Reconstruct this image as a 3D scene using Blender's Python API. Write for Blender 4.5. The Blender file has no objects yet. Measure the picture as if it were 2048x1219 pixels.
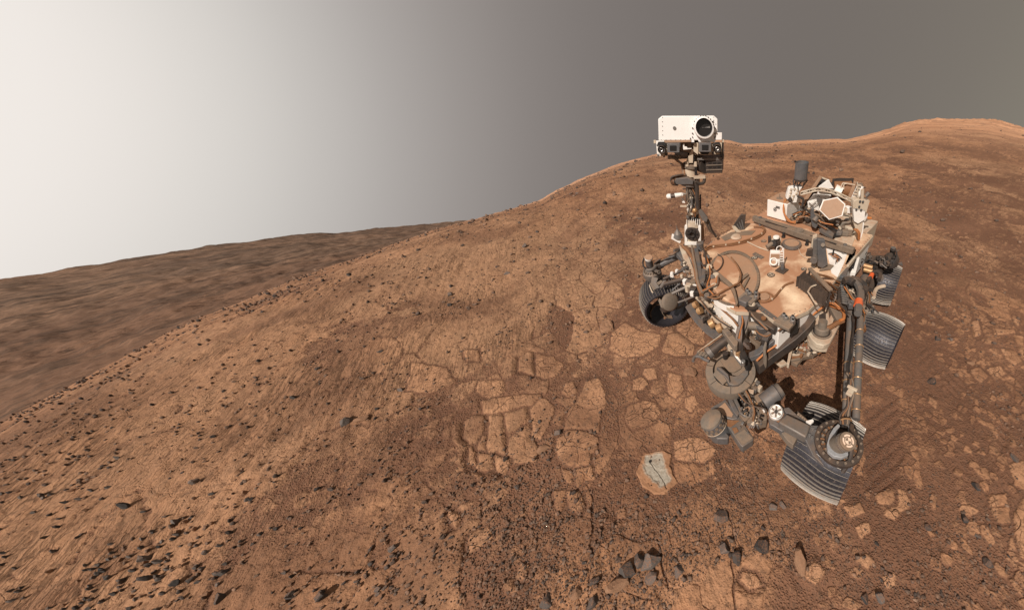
import bpy, bmesh, math, random
import numpy as np
from mathutils import Vector, Matrix
random.seed(7)
SC = bpy.context.scene
COL = SC.collection

# ------------------------------------------------------------------ camera
FPX, CX, CY = 620.0, 1500.0, 600.0          # focal length and principal point in 2048 px units
CAM = np.array([2.45, 1.35, 2.5]); YAW = 3.777; PIT = math.radians(38)
Fv = np.array([math.cos(PIT)*math.cos(YAW), math.cos(PIT)*math.sin(YAW), -math.sin(PIT)])
Rv = np.array([-Fv[1], Fv[0], 0.0]) * -1; Rv /= np.linalg.norm(Rv)
Uv = np.cross(Rv, Fv)
cd = bpy.data.cameras.new('camera'); cam = bpy.data.objects.new('camera', cd); COL.objects.link(cam)
cd.sensor_width = 36; cd.sensor_fit = 'HORIZONTAL'; cd.lens = FPX/2048*36
cd.shift_x = -(CX-1024)/2048; cd.shift_y = (CY-609.5)/2048
cd.clip_start = 0.02; cd.clip_end = 5000
m = Matrix.Identity(4)
for i in range(3):
    m[i][0] = Rv[i]; m[i][1] = Uv[i]; m[i][2] = -Fv[i]; m[i][3] = CAM[i]
cam.matrix_world = m
SC.camera = cam
# ------------------------------------------------------------------ view, sky, sun
SC.view_settings.view_transform = 'Standard'; SC.view_settings.look = 'None'
SC.view_settings.exposure = 0.0; SC.view_settings.gamma = 1.0
FH = np.array([math.cos(YAW), math.sin(YAW), 0.0])
SUNAZ = np.array([.954, .30, 0.0])
SUNEL = math.radians(47)
SUN = Vector((SUNAZ[0]*math.cos(SUNEL), SUNAZ[1]*math.cos(SUNEL), math.sin(SUNEL))).normalized()

def s2l(c):
    return tuple(((x/255)/12.92 if x/255 <= .04045 else ((x/255+.055)/1.055)**2.4) for x in c)

w = bpy.data.worlds.new('World'); SC.world = w; w.use_nodes = True
nt = w.node_tree; nt.nodes.clear()
o = nt.nodes.new('ShaderNodeOutputWorld'); bg = nt.nodes.new('ShaderNodeBackground')
tc = nt.nodes.new('ShaderNodeTexCoord'); dp = nt.nodes.new('ShaderNodeVectorMath'); dp.operation = 'DOT_PRODUCT'
_g = Vector(-Rv+.23*Uv).normalized(); dp.inputs[1].default_value = tuple(_g)   # the bright side of the sky
mr = nt.nodes.new('ShaderNodeMapRange'); mr.inputs[1].default_value = -1; mr.inputs[2].default_value = 1
rp = nt.nodes.new('ShaderNodeValToRGB')
sky = [(-1, (150, 143, 130)), (-.64, (137, 131, 118)), (-.37, (122, 115, 107)), (0, (115, 108, 103)), (.36, (121, 114, 110)),
       (.5, (126, 119, 115)), (.61, (137, 130, 126)), (.70, (154, 147, 143)), (.77, (172, 166, 162)), (.83, (197, 192, 187)), (.88, (222, 217, 211)), (.92, (240, 233, 227)), (1, (252, 246, 240))]
rp.color_ramp.interpolation = 'B_SPLINE'; el = rp.color_ramp.elements
while len(el) > 1: el.remove(el[0])
el[0].position = 0; el[0].color = s2l(sky[0][1])+(1,)
for t, c in sky[1:]:
    e = el.new((t+1)/2); e.color = s2l(c)+(1,)
nt.links.new(tc.outputs['Generated'], dp.inputs[0]); nt.links.new(dp.outputs['Value'], mr.inputs[0])
nt.links.new(mr.outputs[0], rp.inputs[0]); nt.links.new(rp.outputs[0], bg.inputs[0]); bg.inputs[1].default_value = 1.0
nt.links.new(bg.outputs[0], o.inputs[0])

sd = bpy.data.lights.new('sun', 'SUN'); sun = bpy.data.objects.new('sun', sd); COL.objects.link(sun)
sd.energy = 4.4; sd.angle = math.radians(0.5); sd.color = (1.0, 0.94, 0.86)
sun.rotation_euler = SUN.to_track_quat('Z', 'Y').to_euler()
SC.cycles.max_bounces = 6; SC.cycles.diffuse_bounces = 3; SC.cycles.glossy_bounces = 3
SC.cycles.volume_bounces = 0; SC.cycles.use_denoising = True
SC.render.film_transparent = False

# ------------------------------------------------------------------ pixel helpers (2048 x 1219 px)
def ray(u, v): return Fv*FPX + Rv*(u-CX) + Uv*(CY-v)
def D(u, v, z=1.08):
    d = ray(u, v); return Vector(CAM + d*(z-CAM[2])/d[2])
def VP(u, v, base, off=0.0):                       # on the upright plane through base that faces the camera
    n = -FH; b = np.array(base) + n*off; d = ray(u, v)
    return Vector(CAM + d*(((b-CAM) @ n)/(d @ n)))
def project(P):
    d = np.asarray(P, float)-CAM; z = d @ Fv
    return CX+FPX*(d @ Rv)/z, CY-FPX*(d @ Uv)/z, z

# ------------------------------------------------------------------ numpy noise
rs_ = np.random.RandomState(3)
PERM = np.concatenate([rs_.permutation(256)]*3)
GA = rs_.rand(256)*2*np.pi; GX = np.cos(GA); GY = np.sin(GA)
def perlin(x, y, seed=0):
    xi = np.floor(x).astype(int); yi = np.floor(y).astype(int)
    xf = x-xi; yf = y-yi; xi = (xi+seed*17) & 255; yi = (yi+seed*31) & 255
    u = xf*xf*xf*(xf*(xf*6-15)+10); v = yf*yf*yf*(yf*(yf*6-15)+10)
    def g(ix, iy, fx, fy):
        h = PERM[PERM[ix & 255]+(iy & 255)]; return GX[h]*fx+GY[h]*fy
    a = g(xi, yi, xf, yf); b = g(xi+1, yi, xf-1, yf); c = g(xi, yi+1, xf, yf-1); d = g(xi+1, yi+1, xf-1, yf-1)
    return (a+(b-a)*u)*(1-v)+(c+(d-c)*u)*v
def fbm(x, y, o=4, seed=0, gain=.5):
    s = 0; a = 1; f = 1
    for k in range(o):
        s = s+a*perlin(x*f+k*9.7, y*f-k*5.3, seed+k); a *= gain; f *= 2.03
    return s
def voro(x, y, seed=0):                             # returns (edge distance F2-F1, cell random, F1)
    xi = np.floor(x).astype(int); yi = np.floor(y).astype(int)
    f1 = np.full(x.shape, 9.0); f2 = np.full(x.shape, 9.0); cid = np.zeros(x.shape)
    for dx in (-1, 0, 1):
        for dy in (-1, 0, 1):
            cx = xi+dx; cy = yi+dy
            h = PERM[PERM[(cx+seed*13) & 255]+((cy+seed*7) & 255)]; h2 = PERM[h+91]; 
            px = cx+.1+.8*h/255; py = cy+.1+.8*h2/255
            d = np.hypot(px-x, py-y)
            m1 = d < f1
            f2 = np.where(m1, f1, np.minimum(f2, d)); cid = np.where(m1, PERM[h2+17]/255, cid); f1 = np.where(m1, d, f1)
    return f2-f1, cid, f1
def sstep(a, b, x):
    t = np.clip((x-a)/(b-a), 0, 1); return t*t*(3-2*t)

# ------------------------------------------------------------------ terrain shape
near = [(120, -.14), (150, -.135), (170, -.135), (178.3, -.126), (182, -.116), (187, -.121), (191, -.127), (193, -.138), (194.6, -.151), (197.7, -.168), (200.8, -.181),
        (208, -.188), (213, -.199), (217.6, -.200), (220, -.190), (222, -.187), (226.4, -.200), (232.1, -.219), (234.3, -.225), (238.3, -.238), (243.3, -.260), (248.2, -.285),
        (251, -.304), (253.4, -.309), (259.2, -.317), (263.9, -.319), (266.4, -.323), (272.5, -.332), (276, -.334), (280, -.341), (284, -.345),
        (287.5, -.358), (290.5, -.368), (293.9, -.379), (300, -.40), (330, -.42), (400, -.35), (440, -.2), (480, -.14)]
NA = np.array([a for a, t in near], float); NT = np.array([t for a, t in near])
far_ = [(225, -.345), (246, -.345), (252, -.325), (259, -.316), (264.6, -.300), (273.4, -.262), (279.6, -.241), (283, -.231), (286.2, -.223), (287.4, -.217), (292, -.20), (310, -.17), (340, -.17)]
FA = np.array([a for a, t in far_], float); FT = np.array([t for a, t in far_])
HH = CAM[2]
def wrap(a): return np.where(a < 120, a+360, a)
def tnear(az): return np.interp(wrap(az), NA, NT)
def ridge_r(az):
    a = wrap(az)
    return np.exp(np.interp(a, [120, 200, 236, 249, 253, 262, 294, 330, 440, 480], np.log([330, 330, 220, 110, 46, 22, 12.5, 13, 200, 330])))
def base_h(x, y):
    dx = x-CAM[0]; dy = y-CAM[1]; r = np.hypot(dx, dy)+1e-6; az = np.degrees(np.arctan2(dy, dx)) % 360
    T = tnear(az); R_ = ridge_r(az); eps = np.interp(wrap(az), [120, 250, 262, 480], [.075, .06, .05, .07])
    def g(r_):
        q = HH/r_+T; return .5*(q+np.sqrt(q*q+eps*eps))
    zr = T-g(r)+g(R_)*sstep(.25, 1., r/R_)            # reaches the skyline slope T at the ridge
    z = r*zr
    over = np.maximum(r-R_, 0)
    z = z-over*over/(over+2.5)*np.interp(wrap(az), [120, 200, 245, 255, 480], [.1, .1, .25, .55, .1])
    return HH+z, r, az
def rock_field(x, y, r, az):
    """height detail + 'rock' mask (1 bedrock plate, 0 sand)"""
    wx = x+.16*perlin(x*1.7, y*1.7, 5)+.03*perlin(x*9, y*9, 2); wy = y+.16*perlin(x*1.7+40, y*1.7, 6)+.03*perlin(x*9+20, y*9, 3)
    e1, c1, _ = voro((.42*wx+.91*wy)*1.5, (.91*wx-.42*wy)*3.1, 1)
    e2, c2, _ = voro(wx*5.2, wy*6.1, 2)
    e3, c3, _ = voro(wx*.55, wy*.7, 3)
    n = fbm(x*.42+3, y*.42+1, 3, 11)
    bias = np.interp(wrap(az), [120, 190, 215, 245, 270, 300, 480], [-.30, -.24, -.03, .02, .10, .06, -.2])
    bias = bias-.34*sstep(5.0, 3.4, r)*sstep(300, 240, wrap(az)) + .06*sstep(4, 7, r)
    plate = sstep(.36, .74, c1*.30+.72*(n+.5)+bias+.20+.12*perlin(x*5, y*5, 35))
    plate2 = sstep(.55, .70, c2*.35+.55*(n+.5)+bias+.15)
    crack = np.minimum(sstep(.0, .045, e1), .45+.55*sstep(.0, .04, e2))
    edge = sstep(.0, .10, e1)
    mask = np.maximum(plate*crack, plate2*sstep(0, .12, e2)*.85)
    e4, c4, _ = voro(wx*14, wy*16, 6); rub = sstep(.5, .8, c4*.6+.5*(fbm(x*.8+9, y*.8, 2, 15)+.5))*sstep(.02, .16, e4)*(1-.7*plate)
    mask = np.maximum(mask, .7*rub)
    h = mask*(.008+.006*c1)+.010*fbm(x*7, y*7, 3, 21)*(.4+.6*plate)+.05*fbm(x*.9, y*.9, 2, 31)
    al = .42*x+.91*y+.25*perlin(x*.8, y*.8, 8); ac = .91*x-.42*y+.10*perlin(x*1.3, y*1.3, 9)
    strat = fbm(al*1.6, ac*13, 4, 41)                 # layered bedrock streaks
    lft = sstep(235, 275, wrap(az))
    h = h+(.35+.65*mask)*(.003+.011*lft)*strat*sstep(-.25, .25, perlin(x*.7+5, y*.7, 33))+.004*fbm(x*22, y*22, 3, 23)
    return h, mask, crack*plate
def _c(o, sc, *polys): return [[(o[0]+x/sc, o[1]+y/sc) for x, y in p] for p in polys]
SLABPX = _c((700, 600), 2.903,
 [(665,700),(700,670),(775,662),(768,780),(735,830),(690,820),(665,780)], [(775,775),(800,775),(785,870),(730,865),(742,825)],
 [(812,650),(880,650),(908,705),(898,770),(915,800),(890,880),(800,870),(808,750)], [(895,645),(1040,605),(1040,712),(1000,730),(925,785),(908,700)],
 [(925,800),(1000,738),(1045,720),(1050,800),(1085,850),(1080,930),(960,935),(915,880)], [(770,570),(870,560),(1000,550),(1110,548),(1105,610),(1040,600),(880,640),(780,645)],
 [(1115,560),(1190,620),(1150,720),(1110,800),(1065,790),(1055,700),(1050,620)],
 [(1370,480),(1440,460),(1470,500),(1490,590),(1450,680),(1450,760),(1380,740),(1330,755),(1250,750),(1270,650),(1330,580)],
 [(1260,765),(1370,760),(1430,800),(1440,860),(1400,900),(1390,950),(1310,965),(1240,940),(1200,870),(1210,800)],
 [(1620,620),(1700,585),(1780,600),(1800,655),(1770,705),(1640,745),(1600,690)],
 [(980,330),(1030,295),(1060,300),(1070,430),(980,400)], [(1080,300),(1180,330),(1240,380),(1210,430),(1140,450),(1085,430)],
 [(730,890),(830,890),(835,960),(780,985),(720,960)], [(842,900),(920,920),(900,1000),(845,980)], [(700,850),(720,880),(715,950),(685,930)],
 [(1810,290),(1850,200),(1900,185),(1960,220),(2000,260),(1990,310),(1900,315),(1820,300)],
 [(1900,120),(1990,90),(2060,130),(2050,250),(2000,240),(1900,170)],
 [(1530,190),(1600,130),(1680,180),(1800,200),(1790,260),(1700,320),(1600,330),(1510,290)],
 [(1715,400),(1770,395),(1780,450),(1730,465),(1700,440)], [(1650,470),(1700,445),(1730,480),(1700,520),(1650,510)],
 [(1850,420),(1920,440),(1940,520),(1890,570),(1850,530)], [(1950,570),(2000,555),(2020,600),(1980,640),(1950,620)],
 [(1250,490),(1300,475),(1315,530),(1270,560),(1240,540)], [(1240,980),(1300,1000),(1300,1060),(1250,1040)], [(1310,990),(1400,960),(1420,1030),(1320,1080)],
 [(1880,880),(2020,830),(2100,900),(2120,1000),(1960,1080),(1890,1040)], [(360,360),(560,400),(610,480),(470,540),(340,520)],
 [(700,290),(745,300),(750,350),(690,350),(660,300)], [(750,470),(880,460),(890,520),(800,560),(740,530)])
SLABPX += _c((700, 900), 2.926, [(1200,240),(1270,240),(1270,330),(1240,350),(1210,310)], [(1280,250),(1340,240),(1370,320),(1350,360),(1290,340)],
 [(590,350),(640,380),(620,440),(590,420)], [(700,480),(800,450),(830,500),(760,560),(700,590)], [(1040,670),(1010,740),(980,730),(1000,670)], [(1560,350),(1600,330),(1610,380),(1570,390)])
SLABPX += _c((1348, 800), 2.91, [(1180,560),(1260,505),(1300,520),(1290,600),(1200,600)], [(1310,520),(1350,540),(1380,590),(1280,690),(1230,660),(1300,610)], [(1000,630),(1080,600),(1100,640),(1030,680)],
 [(1060,740),(1130,720),(1140,760),(1080,790)], [(1060,930),(1120,900),(1170,940),(1120,970)], [(780,970),(830,960),(870,1000),(820,1070),(770,1030)],
 [(1850,560),(1940,540),(1950,700),(1880,700),(1850,620)], [(1970,380),(2080,330),(2080,540),(1990,480)], [(1985,660),(2037,560),(2180,700),(2180,1000),(2015,900)],
 [(400,1000),(480,1010),(510,1060),(450,1090),(395,1050)], [(1220,1020),(1280,1010),(1290,1060),(1240,1080)], [(0,240),(150,220),(250,300),(180,360),(20,340)])
SLABPX += _c((1748, 500), 3.047, [(590,740),(640,715),(690,770),(640,810)], [(690,730),(760,705),(800,750),(740,790)], [(730,480),(850,490),(860,515),(740,510)],
 [(850,520),(900,530),(914,600),(880,580)], [(780,600),(860,610),(900,680),(850,700),(800,650)], [(600,440),(630,430),(650,510),(610,520)], [(340,900),(380,920),(370,960),(330,930)],
 [(850,400),(880,420),(880,460),(855,440)], [(380,260),(400,245),(410,300),(385,310)], [(875,600),(960,600),(960,700),(905,660)])
TRKPX = [[(1722,815),(1800,785),(1815,900),(1800,990),(1725,985),(1735,900)], [(1885,738),(1938,752),(1918,800),(1878,800)], [(1990,840),(2030,830),(2025,895),(1995,905)],
         [(1600,1040),(1655,1020),(1665,1055),(1615,1070)], [(1835,690),(1872,700),(1860,740),(1832,735)], [(1930,570),(1975,590),(1990,620),(1950,610)], [(1740,690),(1800,700),(1790,740),(1735,740)]]
def poly_sd(x, y, P):                               # signed distance, positive inside
    d = np.full(x.shape, 1e9); ins = np.zeros(x.shape, bool); n = len(P)
    for i in range(n):
        ax, ay = P[i]; bx, by = P[(i+1) % n]
        ex, ey = bx-ax, by-ay; t = np.clip(((x-ax)*ex+(y-ay)*ey)/(ex*ex+ey*ey+1e-9), 0, 1)
        d = np.minimum(d, np.hypot(x-ax-t*ex, y-ay-t*ey))
        c = ((ay > y) != (by > y)) & (x < (bx-ax)*(y-ay)/(by-ay+1e-12)+ax); ins ^= c
    return np.where(ins, d, -d)
SLABS = []; TRACKS = []; SLB = None
def add_features(x, y, r, h, mk):
    global SLB
    SLB = np.zeros(x.shape); sel = (r < 9)
    xs = x[sel]; ys = y[sel]
    if xs.size == 0: return h, mk
    wx = xs+.018*perlin(xs*11, ys*11, 12)+.006*perlin(xs*40, ys*40, 13); wy = ys+.018*perlin(xs*11+30, ys*11, 14)+.006*perlin(xs*40, ys*40+9, 15)
    hs = h[sel]; ms = mk[sel]
    for P, hh in SLABS:
        Pa = np.array(P); q = (xs > Pa[:, 0].min()-.1) & (xs < Pa[:, 0].max()+.1) & (ys > Pa[:, 1].min()-.1) & (ys < Pa[:, 1].max()+.1)
        if not q.any(): continue
        sdv = poly_sd(wx[q], wy[q], P)+.011
        e, c, _ = voro(wx[q]*4.5+hh*99, wy[q]*4.5, 4)
        ins = sstep(-.004, .014, sdv); cr = sstep(.0, .05, e)
        top = hh*(.75+.25*sstep(.0, .04, sdv))-.005*(1-cr)+.0015*fbm(xs[q]*9, ys[q]*9, 3, 44)
        hs[q] = hs[q]*(1-.85*sstep(-.05, .0, sdv))+ins*top
        ms[q] = np.maximum(ms[q]*sstep(.0, .03, -sdv), ins*(.55+.45*cr)); SLB[np.where(sel)[0][q] if sel.ndim == 1 else tuple(i[q] for i in np.where(sel))] = (ins*cr)
    for P, dv in TRACKS:
        q = (xs > min(p[0] for p in P)-.1) & (xs < max(p[0] for p in P)+.1) & (ys > min(p[1] for p in P)-.1) & (ys < max(p[1] for p in P)+.1)
        if not q.any(): continue
        sdv = poly_sd(wx[q], wy[q], P); k = sstep(-.01, .06, sdv)
        ph = (xs[q]*dv[0]+ys[q]*dv[1]+.03*perlin(xs[q]*3, ys[q]*3, 5))/.075*6.283
        hs[q] = hs[q]*(1-.7*k)+k*(.016*np.abs(np.sin(ph*.5))-.020); ms[q] = ms[q]*(1-k)
    h = h.copy(); mk = mk.copy(); h[sel] = hs; mk[sel] = ms
    return h, mk
def ground_z(x, y):
    x = np.asarray(x, float); y = np.asarray(y, float)
    b, r, az = base_h(x, y)
    h, mk, ck = rock_field(x, y, r, az)
    h, mk = add_features(x, y, r, h, mk)
    wR = sstep(2.6, 1.6, np.hypot((x-.2)/1.0, y))       # flat under the rover
    amp = 1+np.minimum(r, 400)*.02
    z = b*(1-wR)+wR*(0.0)+h*amp*(1-wR*.45)
    farr = sstep(20, 60, r)
    z = z+farr*r*(.0035*fbm(x*.03, y*.03, 4, 51)+.0012*fbm(x*.15, y*.15, 3, 52))
    mound = sstep(60, 160, r)*sstep(200, 192, wrap(az))
    z = z+mound*r*.009*np.abs(fbm(x*.06, y*.06, 4, 61))
    return z, mk, ck

def mesh_grid(name, X, Y, Z, attrs, wrapc):
    nr, ncol = X.shape
    me = bpy.data.meshes.new(name)
    me.vertices.add(nr*ncol)
    me.vertices.foreach_set('co', np.stack([X, Y, Z], -1).astype(np.float32).ravel())
    idx = np.arange(nr*ncol).reshape(nr, ncol)
    if wrapc: idx = np.concatenate([idx, idx[:, :1]], 1)
    q = np.stack([idx[:-1, :-1], idx[:-1, 1:], idx[1:, 1:], idx[1:, :-1]], -1).reshape(-1, 4)
    q = q[:, ::-1]
    me.loops.add(q.size); me.loops.foreach_set('vertex_index', q.astype(np.int32).ravel())
    me.polygons.add(len(q)); me.polygons.foreach_set('loop_start', np.arange(0, q.size, 4, dtype=np.int32))
    me.polygons.foreach_set('use_smooth', np.ones(len(q), bool))
    me.update(calc_edges=True)
    for k, a in attrs.items():
        at = me.attributes.new(k, 'FLOAT', 'POINT'); at.data.foreach_set('value', a.astype(np.float32).ravel())
    return me

# ------------------------------------------------------------------ material helpers
def new_mat(name):
    m = bpy.data.materials.new(name); m.use_nodes = True; nt = m.node_tree; nt.nodes.clear()
    out = nt.nodes.new('ShaderNodeOutputMaterial'); b = nt.nodes.new('ShaderNodeBsdfPrincipled')
    nt.links.new(b.outputs[0], out.inputs[0]); return m, nt, b
class NB:
    def __init__(s, nt): s.nt = nt; s.tc = nt.nodes.new('ShaderNodeTexCoord').outputs['Object']
    def scaled(s, v):
        n = s.nt.nodes.new('ShaderNodeMapping'); n.inputs['Scale'].default_value = v; s.nt.links.new(s.tc, n.inputs[0]); return n.outputs[0]
    def noise(s, sc, det=4, rough=.55, dist=0, vec=None):
        n = s.nt.nodes.new('ShaderNodeTexNoise'); n.inputs['Scale'].default_value = sc; n.inputs['Detail'].default_value = det
        n.inputs['Roughness'].default_value = rough; n.inputs['Distortion'].default_value = dist
        s.nt.links.new(vec or s.tc, n.inputs['Vector']); return n.outputs[0]
    def voro(s, sc, feat='F1', vec=None, out=0, rnd=1):
        n = s.nt.nodes.new('ShaderNodeTexVoronoi'); n.feature = feat; n.inputs['Scale'].default_value = sc
        n.inputs['Randomness'].default_value = rnd
        s.nt.links.new(vec or s.tc, n.inputs['Vector']); return n.outputs[out]
    def ramp(s, f, stops, interp='LINEAR'):
        n = s.nt.nodes.new('ShaderNodeValToRGB'); e = n.color_ramp.elements; n.color_ramp.interpolation = interp
        while len(e) > 1: e.remove(e[0])
        e[0].position = stops[0][0]; c = stops[0][1]; e[0].color = (c if isinstance(c, tuple) else (c,)*3)+(1,)
        for p, c in stops[1:]:
            k = e.new(p); k.color = (c if isinstance(c, tuple) else (c,)*3)+(1,)
        s.nt.links.new(f, n.inputs[0]); return n.outputs[0]
    def mix(s, f, a, b, mode='MIX'):
        n = s.nt.nodes.new('ShaderNodeMix'); n.data_type = 'RGBA'; n.blend_type = mode; n.clamp_factor = True
        for v, i in ((f, 0), (a, 6), (b, 7)):
            if isinstance(v, (int, float)): n.inputs[i].default_value = v if i == 0 else (v, v, v, 1)
            elif isinstance(v, tuple): n.inputs[i].default_value = v+(1,)
            else: s.nt.links.new(v, n.inputs[i])
        return n.outputs[2]
    def math(s, op, a, b=0.0):
        n = s.nt.nodes.new('ShaderNodeMath'); n.operation = op
        for v, i in ((a, 0), (b, 1)):
            if isinstance(v, (int, float)): n.inputs[i].default_value = v
            else: s.nt.links.new(v, n.inputs[i])
        return n.outputs[0]
    def attr(s, name):
        n = s.nt.nodes.new('ShaderNodeAttribute'); n.attribute_name = name; return n.outputs['Fac']
    def bump(s, h, strength, dist, bsdf, normal=None):
        n = s.nt.nodes.new('ShaderNodeBump'); n.inputs['Strength'].default_value = strength; n.inputs['Distance'].default_value = dist
        s.nt.links.new(h, n.inputs['Height'])
        if normal is not None: s.nt.links.new(normal, n.inputs['Normal'])
        if bsdf is not None: s.nt.links.new(n.outputs[0], bsdf.inputs['Normal'])
        return n.outputs[0]

# ------------------------------------------------------------------ ground material
mg, nt, b = new_mat('martian_ground'); N = NB(nt)
rock = N.attr('rock'); farm = N.attr('far')
mp = nt.nodes.new('ShaderNodeMapping'); mp.vector_type = 'TEXTURE'; mp.inputs['Rotation'].default_value = (0, 0, math.atan2(.91, .42)); mp.inputs['Scale'].default_value = (.62, .075, .15); nt.links.new(N.tc, mp.inputs[0]); strv = mp.outputs[0]
n1 = N.noise(1.1, 5); n2 = N.noise(6, 6, .6); n3 = N.noise(38, 4, .6); n4 = N.noise(1.0, 6, .65, .6, strv); n5 = N.noise(.12, 5, .6); n6 = N.noise(150, 2, .6)
rockc = N.mix(N.ramp(n2, [(.3, 0.), (.7, 1.)]), (.315, .150, .078), (.45, .228, .124))
rockc = N.mix(N.ramp(n4, [(.38, .65), (.60, 0.)]), rockc, (.24, .125, .070))
rockc = N.mix(N.ramp(n5, [(.45, 0.), (.62, .5)]), rockc, (.38, .225, .135))
sandc = N.mix(N.ramp(n1, [(.35, 0.), (.65, 1.)]), (.160, .077, .046), (.235, .115, .068))
sandc = N.mix(N.ramp(n3, [(.5, 0.), (.68, .75)]), sandc, (.12, .068, .046))
sandc = N.mix(N.ramp(N.voro(85, 'F1'), [(.0, .9), (.30, 0.)]), sandc, (.09, .066, .055))
fmask = N.math('ADD', rock, N.math('MULTIPLY', N.math('SUBTRACT', n3, .5), 1.5))
fmask = N.math('ADD', fmask, N.math('MULTIPLY', N.math('SUBTRACT', n2, .5), 1.6))
fm = N.ramp(fmask, [(.22, .0), (.80, 1.)])
slab = N.attr('slab'); slabc = N.mix(N.ramp(n2, [(.3, 0.), (.7, 1.)]), (.40, .205, .112), (.50, .265, .150)); col = N.mix(fm, sandc, rockc); col = N.mix(N.math('MULTIPLY', slab, .8), col, slabc)
sl = N.ramp(N.math('ABSOLUTE', N.math('SUBTRACT', N.noise(1.9, 5, .6, .35, strv), .5)), [(.0, 1.), (.035, 0.)])
slm = N.math('MULTIPLY', N.math('MULTIPLY', sl, .8), N.math('MULTIPLY', N.math('MULTIPLY', N.ramp(n1, [(.40, .0), (.60, .8)]), N.attr('streak')), N.math('SUBTRACT', 1.0, farm)))
col = N.mix(N.math('MULTIPLY', slm, .75), col, (.10, .055, .034))
pt = N.noise(.75, 6, .62, .8); col = N.mix(N.math('MULTIPLY', N.ramp(pt, [(.50, 0.), (.60, .55)]), N.math('SUBTRACT', 1.0, farm)), col, (.165, .080, .048)); col = N.mix(N.math('MULTIPLY', N.ramp(pt, [(.36, .45), (.46, .0)]), N.math('MULTIPLY', fm, N.math('SUBTRACT', 1.0, farm))), col, (.52, .28, .16))
# hairline cracks
cr = N.voro(9, 'DISTANCE_TO_EDGE', vec=None)
nz = nt.nodes.new('ShaderNodeTexNoise'); nz.inputs['Scale'].default_value = 4; nt.links.new(N.tc, nz.inputs['Vector'])
va = nt.nodes.new('ShaderNodeVectorMath'); va.operation = 'MULTIPLY_ADD'; nt.links.new(nz.outputs['Color'], va.inputs[0])
va.inputs[1].default_value = (.24, .24, .24); nt.links.new(N.tc, va.inputs[2])
c1 = N.voro(4.2, 'DISTANCE_TO_EDGE', vec=va.outputs[0]); c2 = N.voro(14, 'DISTANCE_TO_EDGE', vec=va.outputs[0])
ck = N.mix(N.ramp(c1, [(.0, 1.), (.022, 0.)]), N.ramp(c2, [(.0, .6), (.04, 0.)]), 1.0, 'LIGHTEN')
spk = N.math('MULTIPLY', N.ramp(N.noise(26, 5, .75), [(.52, 0.), (.62, 1.)]), N.math('SUBTRACT', 1.0, farm)); col = N.mix(N.math('MULTIPLY', spk, .55), col, (.12, .070, .046))
ckm = N.math('MULTIPLY', N.mix(1.0, N.ramp(c1, [(.0, 1.), (.015, 0.)]), N.ramp(c2, [(.0, .5), (.03, 0.)]), 'LIGHTEN'), fm)
ckm = N.math('MULTIPLY', ckm, N.ramp(N.noise(1.6, 3), [(.36, .05), (.52, 1.)]))
ckm = N.math('MULTIPLY', N.math('MAXIMUM', ckm, N.math('MULTIPLY', slab, N.ramp(c1, [(.0, 1.), (.013, 0.)]))), N.math('SUBTRACT', 1.0, farm))
ckm = N.math('MULTIPLY', ckm, N.math('SUBTRACT', 1.0, N.math('MULTIPLY', N.attr('streak'), .72))); ckm = N.math('MULTIPLY', ckm, N.math('MAXIMUM', N.attr('paving'), slab))
col = N.mix(N.math('MULTIPLY', ckm, .75), col, (.10, .05, .03))
# far terrain: big soft patches of dust and rock
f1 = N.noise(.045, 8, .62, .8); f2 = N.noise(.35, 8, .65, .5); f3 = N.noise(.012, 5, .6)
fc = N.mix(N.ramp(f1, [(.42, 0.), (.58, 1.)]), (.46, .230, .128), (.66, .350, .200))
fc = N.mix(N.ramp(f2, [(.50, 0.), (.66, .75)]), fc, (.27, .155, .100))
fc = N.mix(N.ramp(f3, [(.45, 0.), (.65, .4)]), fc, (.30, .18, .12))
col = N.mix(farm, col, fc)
nt.links.new(col, b.inputs['Base Color']); b.inputs['Roughness'].default_value = .95
b.inputs['Specular IOR Level'].default_value = .12
hgt = N.math('ADD', N.math('MULTIPLY', n3, .35), N.math('MULTIPLY', n6, .12))
hgt = N.math('ADD', hgt, N.math('MULTIPLY', n4, N.math('MULTIPLY', N.attr('streak'), .6)))
hgt = N.math('SUBTRACT', hgt, N.math('MULTIPLY', ckm, .5))
hgt = N.math('SUBTRACT', hgt, N.math('MULTIPLY', slm, .5))
hgt = N.math('SUBTRACT', hgt, N.math('MULTIPLY', N.ramp(N.voro(70, 'F1'), [(.1, 0.), (.5, .22)]), N.math('SUBTRACT', 1.0, N.math('MULTIPLY', fm, .7))))
hgt = N.math('ADD', hgt, N.math('MULTIPLY', f2, N.math('MULTIPLY', farm, 6.0)))
hgt = N.math('ADD', hgt, N.math('MULTIPLY', n2, .8))
N.bump(hgt, .9, .03, b)

def gz(x, y): return float(ground_z(np.array([x]), np.array([y]))[0][0])
_TT = np.exp(np.linspace(np.log(.6), np.log(120), 900))
def on_ground(u, v, it=0):                         # first place where the pixel's ray meets the ground
    d = ray(u, v); d = d/np.linalg.norm(d); P = CAM+_TT[:, None]*d
    z = ground_z(P[:, 0], P[:, 1])[0]; f = P[:, 2]-z; k = np.where(f < 0)[0]
    i = k[0] if len(k) else int(np.argmin(f[:700])); i = max(i, 1)
    a = f[i-1]/(f[i-1]-f[i]) if f[i] < 0 else 1; Q = P[i-1]+(P[i]-P[i-1])*a
    return Vector((Q[0], Q[1], gz(Q[0], Q[1])))
_L = [[tuple(on_ground(u, v, 4))[:2] for u, v in P] for P in SLABPX]; _T = [[tuple(on_ground(u, v, 4))[:2] for u, v in P] for P in TRKPX]
_rr = random.Random(5)
SLABS = [(P, _rr.uniform(.008, .017)) for P in _L]
TRACKS = [(P, (.35, .94) if i in (0, 3, 4, 6) else (.8, -.6)) for i, P in enumerate(_T)]
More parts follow.
